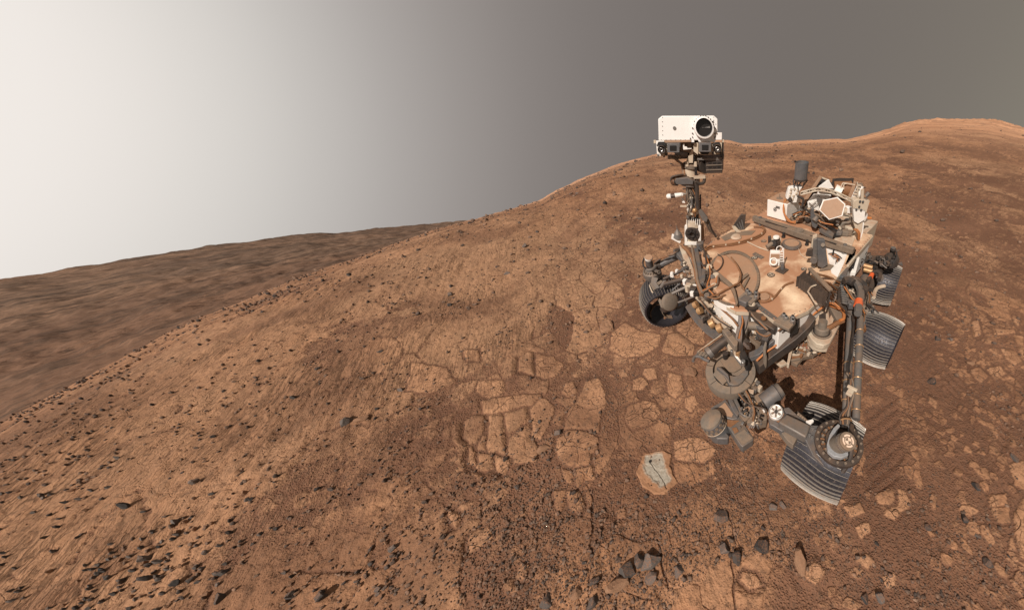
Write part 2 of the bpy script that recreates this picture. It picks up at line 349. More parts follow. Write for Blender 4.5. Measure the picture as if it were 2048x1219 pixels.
# ------------------------------------------------------------------ ground mesh: one sheet to the horizon
rr = [.02, .12, .25, .35]
while rr[-1] < 14: rr.append(rr[-1]+(rr[-1]**2+HH*HH)/HH*.0022)
while rr[-1] < 420: rr.append(rr[-1]*1.018)
rr = np.array(rr)
az = np.radians(np.concatenate([np.linspace(133, 306, 1280), np.linspace(309, 490, 70)]))
RR, AZ = np.meshgrid(rr, az, indexing='ij')
X = CAM[0]+RR*np.cos(AZ); Y = CAM[1]+RR*np.sin(AZ)
Z, MK, CK = ground_z(X, Y); SL_ = SLB.copy(); _a = wrap(np.degrees(AZ) % 360); ST = sstep(238, 272, _a)*sstep(2.2, 4, RR)
me = mesh_grid('ground', X, Y, Z, {'rock': MK, 'far': sstep(9, 40, RR), 'slab': SL_, 'streak': ST, 'paving': sstep(3.0, 4.4, RR)}, True)
me.materials.append(mg)
ground = bpy.data.objects.new('ground', me); COL.objects.link(ground); ground['kind'] = 'structure'
GXa, GYa, GZa = X, Y, Z
# distant valley beyond the ridge
mv, nt, b = new_mat('valley_rock'); N = NB(nt)
vsc = N.scaled((.34, 1, 1)); va1 = N.noise(.030, 9, .62, .4, vsc); va2 = N.noise(.10, 8, .66, .5, vsc); va3 = N.noise(.004, 5, .6); va4 = N.noise(.55, 7, .7, .2); va5 = N.noise(.040, 7, .6, .4, N.scaled((.30, 1, 1)))
vc = N.mix(N.ramp(va1, [(.42, 0.), (.56, 1.)]), (.150, .094, .066), (.245, .148, .098))
vc = N.mix(N.ramp(va2, [(.54, 0.), (.62, .8)]), vc, (.085, .058, .043))
vc = N.mix(N.ramp(va3, [(.45, 0.), (.6, .6)]), vc, (.19, .098, .060))
vc = N.mix(N.ramp(va4, [(.52, 0.), (.64, .6)]), vc, (.075, .052, .040)); vc = N.mix(N.ramp(N.math('ABSOLUTE', N.math('SUBTRACT', va5, .5)), [(.0, .6), (.030, 0.)]), vc, (.075, .050, .037))
nt.links.new(vc, b.inputs['Base Color']); b.inputs['Roughness'].default_value = 1; b.inputs['Specular IOR Level'].default_value = .05
N.bump(N.math('ADD', va1, N.math('MULTIPLY', va2, .3)), .8, 7, b)
rv = np.exp(np.linspace(np.log(34), np.log(620), 330)); av = np.radians(np.linspace(240, 345, 760))
RR, AZ = np.meshgrid(rv, av, indexing='ij'); X = CAM[0]+RR*np.cos(AZ); Y = CAM[1]+RR*np.sin(AZ)
az_ = np.degrees(AZ); t = np.log(RR/34)/np.log(520/34)
T1 = np.interp(az_, NA, NT)-.12; T2 = np.interp(az_, FA, FT)
zr = T1+(T2-T1)*np.minimum(t, 1)**.62
zr = zr-np.maximum(t-1, 0)*.5
lr = np.log(RR)
amp = .011*sstep(0, .5, t)*(1-.45*sstep(.6, 1, t))
rid = 1-2*np.abs(fbm(az_*.12+lr*.6, lr*3.4, 5, 71))
zr = zr+amp*rid*.55+amp*.5*fbm(az_*.33, lr*7, 4, 72)+.0022*(1-2*np.abs(fbm(az_*.5+lr*2, lr*24, 4, 73)))-.006
Z = HH+zr*RR
me = mesh_grid('valley', X, Y, Z, {}, False); me.materials.append(mv)
valley = bpy.data.objects.new('valley', me); COL.objects.link(valley); valley['kind'] = 'structure'
# ------------------------------------------------------------------ loose rocks
def ico(sub):
    bm = bmesh.new(); bmesh.ops.create_icosphere(bm, subdivisions=sub, radius=1)
    v = np.array([x.co[:] for x in bm.verts]); f = np.array([[q.index for q in x.verts] for x in bm.faces]); bm.free(); return v, f
def stone(v, rnd, cuts=9, rough=.05):
    v = v.copy()
    for _ in range(cuts):
        n = rnd.normal(size=3); n /= np.linalg.norm(n); d = rnd.uniform(.38, .8)
        p = v @ n; k = np.maximum(p-d, 0); v = v-np.outer(k, n)
    v *= np.array([1, rnd.uniform(.6, 1), rnd.uniform(.45, .8)])
    v += rough*np.stack([perlin(v[:, 0]*3+i*7, v[:, 1]*3+v[:, 2]*2, i) for i in range(3)], -1)
    v /= np.abs(v[:, :2]).max(); v[:, 2] -= v[:, 2].min()*.55
    return v
def rock_mat(name, c1, c2, dust, perobj):
    m, nt, b = new_mat(name); N = NB(nt)
    rnd = nt.nodes.new('ShaderNodeObjectInfo').outputs['Random'] if perobj else N.attr('tone')
    sc = 30 if not perobj else 14
    n = N.noise(sc, 4, .6); n2 = N.noise(sc*.4, 3)
    c = N.mix(rnd, c1, c2); c = N.mix(N.ramp(n, [(.4, 0.), (.65, .6)]), c, tuple(x*.55 for x in c1))
    g = nt.nodes.new('ShaderNodeNewGeometry'); sp = nt.nodes.new('ShaderNodeSeparateXYZ'); nt.links.new(g.outputs['Normal'], sp.inputs[0])
    dm = N.math('MULTIPLY', N.ramp(sp.outputs[2], [(.55, 0.), (.95, 1.)]), N.ramp(n2, [(.4, 0.), (.6, .7)]))
    c = N.mix(dm, c, dust)
    nt.links.new(c, b.inputs['Base Color']); b.inputs['Roughness'].default_value = .85; b.inputs['Specular IOR Level'].default_value = .3
    if perobj: N.bump(n, .5, .008, b)
    return m
M_RD = rock_mat('dark_rock', (.050, .045, .042), (.19, .155, .135), (.26, .125, .070), True)
M_RT = rock_mat('tan_rock', (.25, .135, .078), (.36, .20, .118), (.30, .15, .085), True)
M_GR = rock_mat('gravel', (.050, .041, .037), (.27, .165, .11), (.26, .125, .070), False)
RND = np.random.RandomState(11)
i3, f3_ = ico(3); i2, f2_ = ico(2); i1, f1_ = ico(1)
def stone_mesh(name, v, f, m):
    me = bpy.data.meshes.new(name); me.from_pydata(v.tolist(), [], f.tolist()); me.materials.append(m); me.update(); return me
big = [stone_mesh('dark_rock', stone(i3, RND, 11), f3_, M_RD) for _ in range(9)]
bigt = [stone_mesh('tan_rock', stone(i3, RND, 10), f3_, M_RT) for _ in range(5)]
def rugged(seed, sx, sy, sz):
    v = stone(i3, RND, 14, .0); v2 = v.copy()
    for i, k in ((0, 2.), (1, 4.5), (2, 9.)): v2 += (.16/(i+1))*np.stack([perlin(v[:, 0]*k+seed, v[:, 1]*k+v[:, 2]*k*2, i+q) for q in range(3)], -1)
    v2[:, 2] += .05*np.sin(v2[:, 2]*34+v2[:, 0]*5); v2 *= np.array([sx, sy, sz]); return stone_mesh('rugged_rock', v2, f3_, M_RT)
rug = [rugged(3, 1, .62, .5), rugged(8, .75, 1, .42)]
flat = []
for _ in range(4):
    v = stone(i3, RND, 12); v[:, 2] *= .45; flat.append(stone_mesh('flat_rock', v, f3_, M_RT))
GROUPS = 'loose rocks scattered over the slope'
def add_rock(me, name, x, y, s, label, cat='rock', group=GROUPS, sink=.25, rot=None, zs=1.0):
    o = bpy.data.objects.new(name, me); COL.objects.link(o)
    o.location = (x, y, gz(x, y)-s*sink*.4); o.scale = (s, s, s*zs)
    o.rotation_euler = (random.uniform(-.25, .25), random.uniform(-.25, .25), random.uniform(0, 6.28) if rot is None else rot)
    o['label'] = label; o['category'] = cat
    if group: o['group'] = group
    return o
# rocks one can point at: pixel, width in px, mesh, name, label
SPEC = [
 (1088, 897, 24, 'f', 'pale_rock', 'pale pointed rock casting a shadow beside the big cracked slab group'),
 (700, 551, 13, 'd', 'dark_rock', 'dark rock alone high on the slope near the ridge, left of centre'),
 (761, 703, 13, 'd', 'dark_rock', 'oval dark rock lying above the round grey stone on the left slope'),
 (802, 780, 15, 'd', 'dark_rock', 'round blue grey rock on the bare slope left of the slab group'),
 (838, 628, 12, 'd', 'dark_rock', 'small black rock in the middle of the slope, halfway to the left wheel'),
 (722, 838, 36, 'f', 'flat_rock', 'long pale flat rock tilted up beside a dark gap on the left slope'),
 (692, 845, 26, 'd', 'dark_rock', 'dark shaded rock under the long pale flat rock'),
 (1115, 866, 14, 'd', 'dark_rock', 'small blue grey rock between the slab group and the elongated slab'),
 (1216, 655, 40, 'r', 'rugged_rock', 'rugged layered tan rock standing up in the sand below the left wheel'),
 (1240, 612, 18, 'r', 'pointed_rock', 'upright pointed tan rock with a black shadow side left of the left wheel'),
 (1180, 700, 18, 'r', 'tan_rock', 'rounded tan rock just below the rugged layered rock'),
 (1380, 742, 36, 'r', 'flat_rock', 'rough tan slab lying loose left of the round arm turret'),
 (354, 1043, 21, 'd', 'dark_rock', 'black rounded rock alone on smooth ground at the lower left'),
 (250, 1015, 24, 'd', 'dark_rock', 'split grey rock above the rubble at the lower left'),
 (289, 1022, 12, 'd', 'dark_rock', 'small black rock just right of the split grey rock'),
 (293, 1118, 26, 'd', 'dark_rock', 'grey rock at the top of the rubble heap at the lower left'),
 (320, 1122, 16, 'd', 'dark_rock', 'black rock right beside the topmost grey rock of the rubble heap'),
 (300, 1155, 24, 'd', 'dark_rock', 'grey rock on the left side of the rubble heap'),
 (355, 1165, 22, 'd', 'dark_rock', 'dark rock in the middle of the rubble heap'),
 (385, 1160, 22, 'd', 'dark_rock', 'dark rock on the right side of the rubble heap'),
 (447, 1145, 26, 'd', 'dark_rock', 'large grey rock right of the rubble heap'),
 (440, 1198, 30, 'd', 'dark_rock', 'large dark rock at the bottom edge below the rubble heap'),
 (410, 1190, 22, 't', 'tan_rock', 'tan rock at the bottom edge below the rubble heap'),
 (245, 1160, 22, 'd', 'dark_rock', 'jagged dark rock left of the rubble heap'),
 (585, 1190, 26, 'd', 'dark_rock', 'round grey rock near the bottom edge, between rubble heap and black rocks'),
 (640, 1195, 26, 'd', 'dark_rock', 'dark rock near the bottom edge right of the round grey one'),
 (463, 1065, 14, 'd', 'dark_rock', 'small round dark rock above the rubble heap to the right'),
 (390, 965, 22, 'd', 'dark_rock', 'elongated dark rock slanting on the left slope'),
 (790, 1095, 20, 'd', 'dark_rock', 'upright black rock alone in smooth ground at the bottom'),
 (757, 1178, 20, 'd', 'dark_rock', 'black rock with a lit tan side near the bottom edge'),
 (1012, 918, 12, 'd', 'dark_rock', 'small dark rock at the foot of the cracked slab group'),
 (1033, 974, 12, 'd', 'dark_rock', 'blue grey pebble on sand below the cracked slab group'),
 (1094, 1201, 27, 'd', 'dark_rock', 'large black rock at the bottom edge in the centre'),
 (1303, 1124, 36, 'd', 'dark_rock', 'biggest dark boulder of the boulder cluster at the bottom'),
 (1258, 1142, 30, 'd', 'dark_rock', 'second biggest dark boulder, left in the boulder cluster at the bottom'),
 (1278, 1122, 24, 'd', 'dark_rock', 'middle rock of the boulder cluster at the bottom'),
 (1305, 1155, 22, 'd', 'dark_rock', 'lowest rock of the boulder cluster at the bottom'),
 (1188, 1163, 22, 'd', 'dark_rock', 'half dark half tan rock left of the boulder cluster'),
 (1235, 1172, 34, 't', 'tan_rock', 'slanted tan rock under the boulder cluster'),
 (1184, 1206, 24, 'd', 'dark_rock', 'rounded grey rock at the bottom edge left of the boulder cluster'),
 (1155, 1182, 24, 't', 'tan_rock', 'crumbly tan rock between the bottom edge and the half dark rock'),
 (1357, 1143, 20, 'd', 'dark_rock', 'upright dark rock right of the boulder cluster'),
 (1522, 1093, 28, 'd', 'dark_rock', 'rounded dark rock below the near wheel and the crumbled dirt'),
 (1447, 1097, 20, 'd', 'dark_rock', 'dark rock on smooth sand below the near wheel, to its left'),
 (1474, 1116, 22, 'd', 'dark_rock', 'pair rock on the sand between two dark rocks at the bottom right'),
 (1440, 1033, 26, 'd', 'dark_rock', 'long grey rock just left below the near wheel'),
 (1548, 1014, 18, 'd', 'dark_rock', 'left one of two grey rocks under the near wheel'),
 (1566, 1010, 15, 'd', 'dark_rock', 'right one of two grey rocks under the near wheel'),
 (1600, 1122, 34, 't', 'tan_rock', 'round tan rock with a small one beside it at the lower right'),
 (1757, 1192, 22, 'd', 'dark_rock', 'grey rock near the bottom edge at the lower right'),
 (1730, 1195, 16, 'd', 'dark_rock', 'smaller grey rock left of the grey rock at the lower right'),
 (1976, 1127, 22, 'd', 'dark_rock', 'black rock standing alone in the lower right corner'),
 (1953, 974, 16, 'd', 'dark_rock', 'grey rock on the sand right of the near wheel'),
 (1928, 1037, 17, 'd', 'dark_rock', 'rounded dark rock on smooth sand at the right'),
 (1857, 1055, 14, 'd', 'dark_rock', 'small dark rock left of the rounded dark rock at the right'),
 (1954, 1071, 14, 'd', 'dark_rock', 'small dark rock below the rounded dark rock at the right'),
 (2028, 915, 20, 'd', 'dark_rock', 'round grey rock beside the cracked ledge at the right edge'),
 (1862, 762, 20, 'd', 'dark_rock', 'dark rock in disturbed soil next to the wheel tracks'),
 (1940, 727, 13, 't', 'tan_rock', 'tan rock with a black shadow above the wheel tracks'),
 (1875, 678, 14, 'd', 'dark_rock', 'grey rock right of the middle wheel'),
 (1900, 678, 10, 'd', 'dark_rock', 'smaller grey rock beside the one right of the middle wheel'),
 (1800, 528, 11, 'd', 'dark_rock', 'grey rock right of the rearmost wheel'),
 (1936, 503, 14, 't', 'tan_rock', 'tan rock with a dark hollow on the far slope at the right'),
 (1039, 446, 10, 'd', 'dark_rock', 'leftmost grey rock of the row near the ridge'),
 (1074, 464, 9, 'd', 'dark_rock', 'grey rock near the ridge, next in the row to the right'),
 (925, 491, 9, 'd', 'dark_rock', 'flat grey rock low on the ridge, left of the row'),
 (1154, 387, 6, 'd', 'dark_rock', 'tiny black rock on the skyline ridge'),
 (1050, 492, 12, 'd', 'dark_rock', 'dark rock beside a tan ledge on the upper slope'),
 (1015, 547, 12, 'd', 'dark_rock', 'dark rock in the middle of the upper slope'),
 (903, 573, 9, 'd', 'dark_rock', 'upper black rock of the three in the middle slope'),
 (900, 590, 10, 'd', 'dark_rock', 'middle black rock of the three in the middle slope'),
 (902, 610, 10, 'd', 'dark_rock', 'lowest black rock of the three in the middle slope'),
 (488, 621, 9, 'd', 'dark_rock', 'blue grey rock just under the ridge at the left'),
 (579, 574, 10, 'd', 'dark_rock', 'dark rock on the ridge line at the left'),
 (636, 737, 12, 'd', 'dark_rock', 'dark pointed rock in the middle of the left slope'),
 (590, 794, 15, 'd', 'dark_rock', 'black rock in the left slope above the slanting crack'),
 (235, 917, 12, 'd', 'dark_rock', 'black rock on a pale streak at the far left'),
 (427, 873, 13, 'd', 'dark_rock', 'dark grey rock on a tan plate of the left slope'),
]
for k, (u, v, wpx, kind, nm, lab) in enumerate(SPEC):
    p = on_ground(u, v); dep = project(p)[2]; s = wpx/FPX*dep*.5
    off = math.hypot((u-CX)/FPX, 0); s /= (1+off*off)**.35
    lf = min(1, max(0, (1150-u)/1000)); s *= 1.2-.3*lf; tall = 1+1.7*lf
    src = {'d': big, 't': bigt, 'f': flat, 'r': rug}[kind]
    add_rock(src[k % len(src)], nm, p.x, p.y, s, lab, group=None, rot=(k*1.7) % 6.28, zs=(1.5 if nm == 'pointed_rock' else 1.0)*tall)
# random stones: many; the 215 largest on the picture are things, the rest one gravel mesh
NS = 170000
ang = np.radians(RND.uniform(133, 306, NS)); rad = np.exp(RND.uniform(np.log(.55), np.log(45), NS))
px = CAM[0]+rad*np.cos(ang); py = CAM[1]+rad*np.sin(ang)
siz = .0042*(rad/1.5)**.55*(1-RND.rand(NS))**(-.42)
siz = np.minimum(siz, .034*(rad/1.5)**.75)
pz, pm, _ = ground_z(px, py)
uu, vv, dd = project(np.stack([px, py, pz], -1).T.T) if False else (None,)*3
q = np.stack([px, py, pz], -1)-CAM; dd = q @ Fv; uu = CX+FPX*(q @ Rv)/dd; vv = CY-FPX*(q @ Uv)/dd
cl = fbm(px*.9, py*.9, 3, 81)+.5*fbm(px*4, py*4, 2, 82)
dens = .36+.85*cl; dens = dens*(1-.55*pm)
dens = dens*(.50+.55*sstep(850, 1100, vv)*sstep(1700, 1200, uu)+.55*sstep(900, 200, uu)*sstep(800, 1050, vv)+.5*sstep(700, 200, uu)); dens = dens*(1-.65*sstep(6, 14, rad)*sstep(1500, 1800, uu)); dens = dens*(1-.5*sstep(1650, 1800, uu)*sstep(800, 500, vv))
keep = (RND.rand(NS) < dens) & (dd > .3) & (uu > -150) & (uu < 2200) & (vv < 1330)
bx = np.hypot((px-.2), py) < 1.9
keep &= ~(bx & (siz > .012))
px, py, pz, siz, uu, vv, dd, pm = [a[keep] for a in (px, py, pz, siz, uu, vv, dd, pm)]
spx = siz*FPX/dd*np.sqrt(1+((uu-CX)/FPX)**2)
_lc = sstep(1000, 700, uu)*sstep(900, 1000, vv); siz = siz*(1+.25*_lc); spx = spx*(1+.25*_lc); _cm = 5.6+2.2*_lc; _cap = _cm/np.maximum(spx, _cm); siz = siz*_cap; spx = spx*_cap
inview = (uu > 0) & (uu < 2048) & (vv < 1219) & ~((uu > 1250) & (uu < 1830) & (vv > 400) & (vv < 1000))
order = np.argsort(-(spx*inview)); isbig = np.zeros(len(px), bool); isbig[order[:212]] = True
LAND = [((r[0], r[1]), 'the '+t) for r, t in zip(SPEC, [x[5] for x in SPEC])]
SHORT = {}
REFS = [((1088, 897), 'the pale pointed rock'), ((700, 551), 'the lone dark rock high on the slope'), ((802, 780), 'the round blue grey rock'), ((722, 838), 'the long pale flat rock'),
 ((1216, 655), 'the rugged layered rock'), ((1380, 742), 'the loose slab beside the turret'), ((354, 1043), 'the black lower left rock'), ((250, 1015), 'the split grey rock'), ((340, 1150), 'the rubble heap'),
 ((585, 1190), 'the round grey bottom edge rock'), ((790, 1095), 'the upright black rock'), ((1033, 974), 'the blue grey pebble'), ((1280, 1130), 'the boulder cluster'), ((1155, 1182), 'the crumbly tan rock'),
 ((1450, 1100), 'the dark sand rock'), ((1522, 1093), 'the rounded rock below the near wheel'), ((1600, 1122), 'the round tan rock'), ((1310, 940), 'the pale drilled slab'), ((1165, 860), 'the elongated slab'),
 ((1010, 850), 'the cracked slab group'), ((1757, 1192), 'the lower right grey rock'), ((1976, 1127), 'the black corner rock'), ((1928, 1037), 'the rounded dark right hand rock'), ((2028, 915), 'the right edge rock'),
 ((1862, 762), 'the rock beside the tracks'), ((1890, 678), 'the grey rock pair'), ((1936, 503), 'the tan far slope rock'), ((1050, 470), 'the ridge row of rocks'), ((901, 591), 'the three black rocks'),
 ((579, 574), 'the left ridge line rock'), ((636, 737), 'the pointed mid slope rock'), ((590, 794), 'the black left slope rock'), ((235, 917), 'the pale streak rock'), ((427, 873), 'the plate top rock'), ((120, 1000), 'the left picture edge'), ((120, 1160), 'the lower left corner'), ((500, 700), 'the left ridge'), ((245, 1160), 'the jagged dark rock'), ((450, 1190), 'the bottom edge rock pair'), ((289, 1022), 'the small black rock beside the split rock'), ((463, 1065), 'the small round dark rock'), ((60, 900), 'the ridge foot at the left edge')]
cand = {}
for i in np.where(isbig)[0]:
    dist, k = min((math.hypot(uu[i]-r[0][0], vv[i]-r[0][1]), j) for j, r in enumerate(REFS)); r = REFS[k]
    dx, dy = uu[i]-r[0][0], vv[i]-r[0][1]
    side = ('right of' if dx > 0 else 'left of') if abs(dx) > abs(dy) else ('below' if dy > 0 else 'above')
    t = RND.rand() < .22
    cand.setdefault(('%s', 'larger' if spx[i] > 5.55 else 'small', 'tan' if t else 'dark grey', side, r[1]), []).append((dist, i, t))
ORD = ['nearest', 'second nearest', 'third nearest', 'fourth nearest', 'fifth nearest', 'sixth nearest', 'seventh nearest', 'eighth nearest', 'ninth nearest', 'tenth nearest', 'eleventh nearest', 'twelfth nearest', 'thirteenth nearest', 'fourteenth nearest', 'fifteenth nearest', 'sixteenth nearest', 'seventeenth nearest', 'eighteenth nearest', 'nineteenth nearest', 'twentieth nearest']+[w+' nearest' for w in ('twenty-first', 'twenty-second', 'twenty-third', 'twenty-fourth', 'twenty-fifth', 'twenty-sixth', 'twenty-seventh', 'twenty-eighth', 'twenty-ninth', 'thirtieth')]
for key, L in cand.items():
    for n_, (dist, i, t) in enumerate(sorted(L)):
        me = bigt[RND.randint(5)] if t else big[RND.randint(9)]
        lab = '%s%s %s stone %s %s' % ((ORD[min(n_, 29)]+' ') if len(L) > 1 else '', key[1], key[2], key[3], key[4])
        add_rock(me, 'tan_rock' if t else 'dark_rock', float(px[i]), float(py[i]), float(siz[i]), lab, sink=.3, zs=1+1.6*min(1, max(0, (1150-uu[i])/1000)))
sm = ~isbig
def merged(px, py, pz, siz, shapes, f):
    n = len(px); k = RND.randint(len(shapes), size=n); a = RND.uniform(0, 6.28, n); ca, sa = np.cos(a), np.sin(a)
    S = np.array(shapes)[k]*np.stack([np.ones(n), np.ones(n), 1+1.2*np.clip((1150-project(np.stack([px, py, pz], -1))[0])/1000, 0, 1)], -1)[:, None, :]                         # n, nv, 3
    x = S[:, :, 0]*ca[:, None]-S[:, :, 1]*sa[:, None]; y = S[:, :, 0]*sa[:, None]+S[:, :, 1]*ca[:, None]
    V = np.stack([x*siz[:, None]+px[:, None], y*siz[:, None]+py[:, None], S[:, :, 2]*siz[:, None]+(pz-siz*.1)[:, None]], -1)
    nv = S.shape[1]; F = (f[None]+(np.arange(n)*nv)[:, None, None]).reshape(-1, 3)
    return V.reshape(-1, 3), F, np.repeat(RND.rand(n), nv)
hi = sm & (spx > 3.2); lo = sm & ~hi
shH = [stone(i2, RND, 8) for _ in range(8)]; shL = [stone(i1, RND, 4, .02) for _ in range(8)]
V1, F1, T1_ = merged(px[hi], py[hi], pz[hi], siz[hi], shH, f2_); V2, F2, T2_ = merged(px[lo], py[lo], pz[lo], siz[lo], shL, f1_)
V = np.concatenate([V1, V2]); F = np.concatenate([F1, F2+len(V1)]); Tn = np.concatenate([T1_, T2_])
me = bpy.data.meshes.new('gravel'); me.vertices.add(len(V)); me.vertices.foreach_set('co', V.astype(np.float32).ravel())
me.loops.add(F.size); me.loops.foreach_set('vertex_index', F.astype(np.int32).ravel()); me.polygons.add(len(F)); me.polygons.foreach_set('loop_start', np.arange(0, F.size, 3, dtype=np.int32))
me.update(calc_edges=True); at = me.attributes.new('tone', 'FLOAT', 'POINT'); at.data.foreach_set('value', Tn.astype(np.float32)); me.materials.append(M_GR)
gravel = bpy.data.objects.new('gravel', me); COL.objects.link(gravel); gravel['kind'] = 'stuff'; gravel['label'] = 'fine grey and brown gravel strewn over the reddish slope'; gravel['category'] = 'gravel'
#print('stones', len(px), 'hi', hi.sum(), 'lo', lo.sum())

# pale abraded slab with its drill hole, left of the near wheel
SP = [tuple(on_ground(*p))[:2] for p in [(1284, 910), (1293, 905), (1330, 899), (1345, 908), (1341, 930), (1356, 965), (1330, 989), (1307, 989), (1283, 972), (1272, 945)]]
PP_ = [tuple(on_ground(*p))[:2] for p in [(1290, 912), (1326, 906), (1333, 935), (1343, 958), (1336, 972), (1320, 975), (1300, 955), (1286, 935)]]
CR_ = [tuple(on_ground(*p))[:2] for p in [(1301, 925), (1310, 940), (1321, 955), (1330, 968), (1334, 978)]]
A_ = np.array(SP); gx = np.linspace(A_[:, 0].min()-.02, A_[:, 0].max()+.02, 190); gy = np.linspace(A_[:, 1].min()-.02, A_[:, 1].max()+.02, 190)
XX, YY = np.meshgrid(gx, gy, indexing='ij'); wx = XX+.012*perlin(XX*16, YY*16, 3)+.004*perlin(XX*60, YY*60, 4); wy = YY+.012*perlin(XX*16+9, YY*16, 5)+.004*perlin(XX*60, YY*60+9, 6)
sd1 = poly_sd(wx, wy, SP); sd2 = poly_sd(wx, wy, PP_); cd_ = np.full(XX.shape, 9.)
for (ax, ay), (bx2, by2) in zip(CR_[:-1], CR_[1:]):
    ex, ey = bx2-ax, by2-ay; t = np.clip(((wx-ax)*ex+(wy-ay)*ey)/(ex*ex+ey*ey), 0, 1); cd_ = np.minimum(cd_, np.hypot(wx-ax-t*ex, wy-ay-t*ey))
zg = ground_z(XX, YY)[0]; ZZ = zg-.010+.021*sstep(-.004, .012, sd1)+.002*fbm(XX*30, YY*30, 3, 7)-.006*sstep(.004, .001, cd_)-.004*sstep(0, .01, sd2)
ok = sd1 > -.008; me = bpy.data.meshes.new('drilled_rock'); idx = -np.ones(XX.shape, int); idx[ok] = np.arange(ok.sum())
fq = [(idx[i, j], idx[i+1, j], idx[i+1, j+1], idx[i, j+1]) for i in range(189) for j in range(189) if ok[i, j] and ok[i+1, j] and ok[i, j+1] and ok[i+1, j+1]]
me.from_pydata(np.stack([XX[ok], YY[ok], ZZ[ok]], -1).tolist(), [], [tuple(int(q) for q in f) for f in fq]); me.polygons.foreach_set('use_smooth', [True]*len(me.polygons))
at = me.attributes.new('pale', 'FLOAT', 'POINT'); at.data.foreach_set('value', (sstep(-.03, .03, sd2)[ok]).astype(np.float32)); at = me.attributes.new('crack', 'FLOAT', 'POINT'); at.data.foreach_set('value', ((.8*sstep(.0035, .0012, cd_))[ok]).astype(np.float32))
mp_, nt, b = new_mat('abraded_rock'); N = NB(nt); na = N.noise(14, 6, .65, .6); nb_ = N.noise(60, 4, .6)
c = N.mix(N.ramp(na, [(.3, 0.), (.7, 1.)]), (.27, .135, .073), (.40, .210, .118)); pf = N.ramp(N.math('ADD', N.attr('pale'), N.math('MULTIPLY', N.math('SUBTRACT', na, .5), 1.9)), [(.30, 0.), (.85, 1.)])
c = N.mix(pf, c, N.mix(N.ramp(nb_, [(.35, 0.), (.7, 1.)]), (.30, .25, .195), (.42, .365, .295))); c = N.mix(N.attr('crack'), c, (.05, .035, .025))
nt.links.new(c, b.inputs['Base Color']); b.inputs['Roughness'].default_value = .95; b.inputs['Specular IOR Level'].default_value = .1; N.bump(N.math('ADD', na, nb_), .4, .008, b); me.materials.append(mp_)
slb = bpy.data.objects.new('drilled_rock', me); COL.objects.link(slb); slb['label'] = 'pale grey abraded rock slab with a small dark drill hole and a crack'; slb['category'] = 'rock slab'
mk_, nt, b = new_mat('hole_shade'); b.inputs['Base Color'].default_value = (.015, .011, .009, 1); b.inputs['Roughness'].default_value = 1
for (u, v), r_ in (((1301, 923), .011), ((1319, 920), .004), ((1303, 971), .005)):
    p = on_ground(u, v); bm = bmesh.new(); bmesh.ops.create_cone(bm, cap_ends=True, segments=18, radius1=r_, radius2=r_, depth=.004); me = bpy.data.meshes.new('drill_hole'); bm.to_mesh(me); bm.free(); me.materials.append(mk_)
    o = bpy.data.objects.new('drill_hole', me); COL.objects.link(o); o.parent = slb; o.location = (p.x, p.y, p.z+.0105)
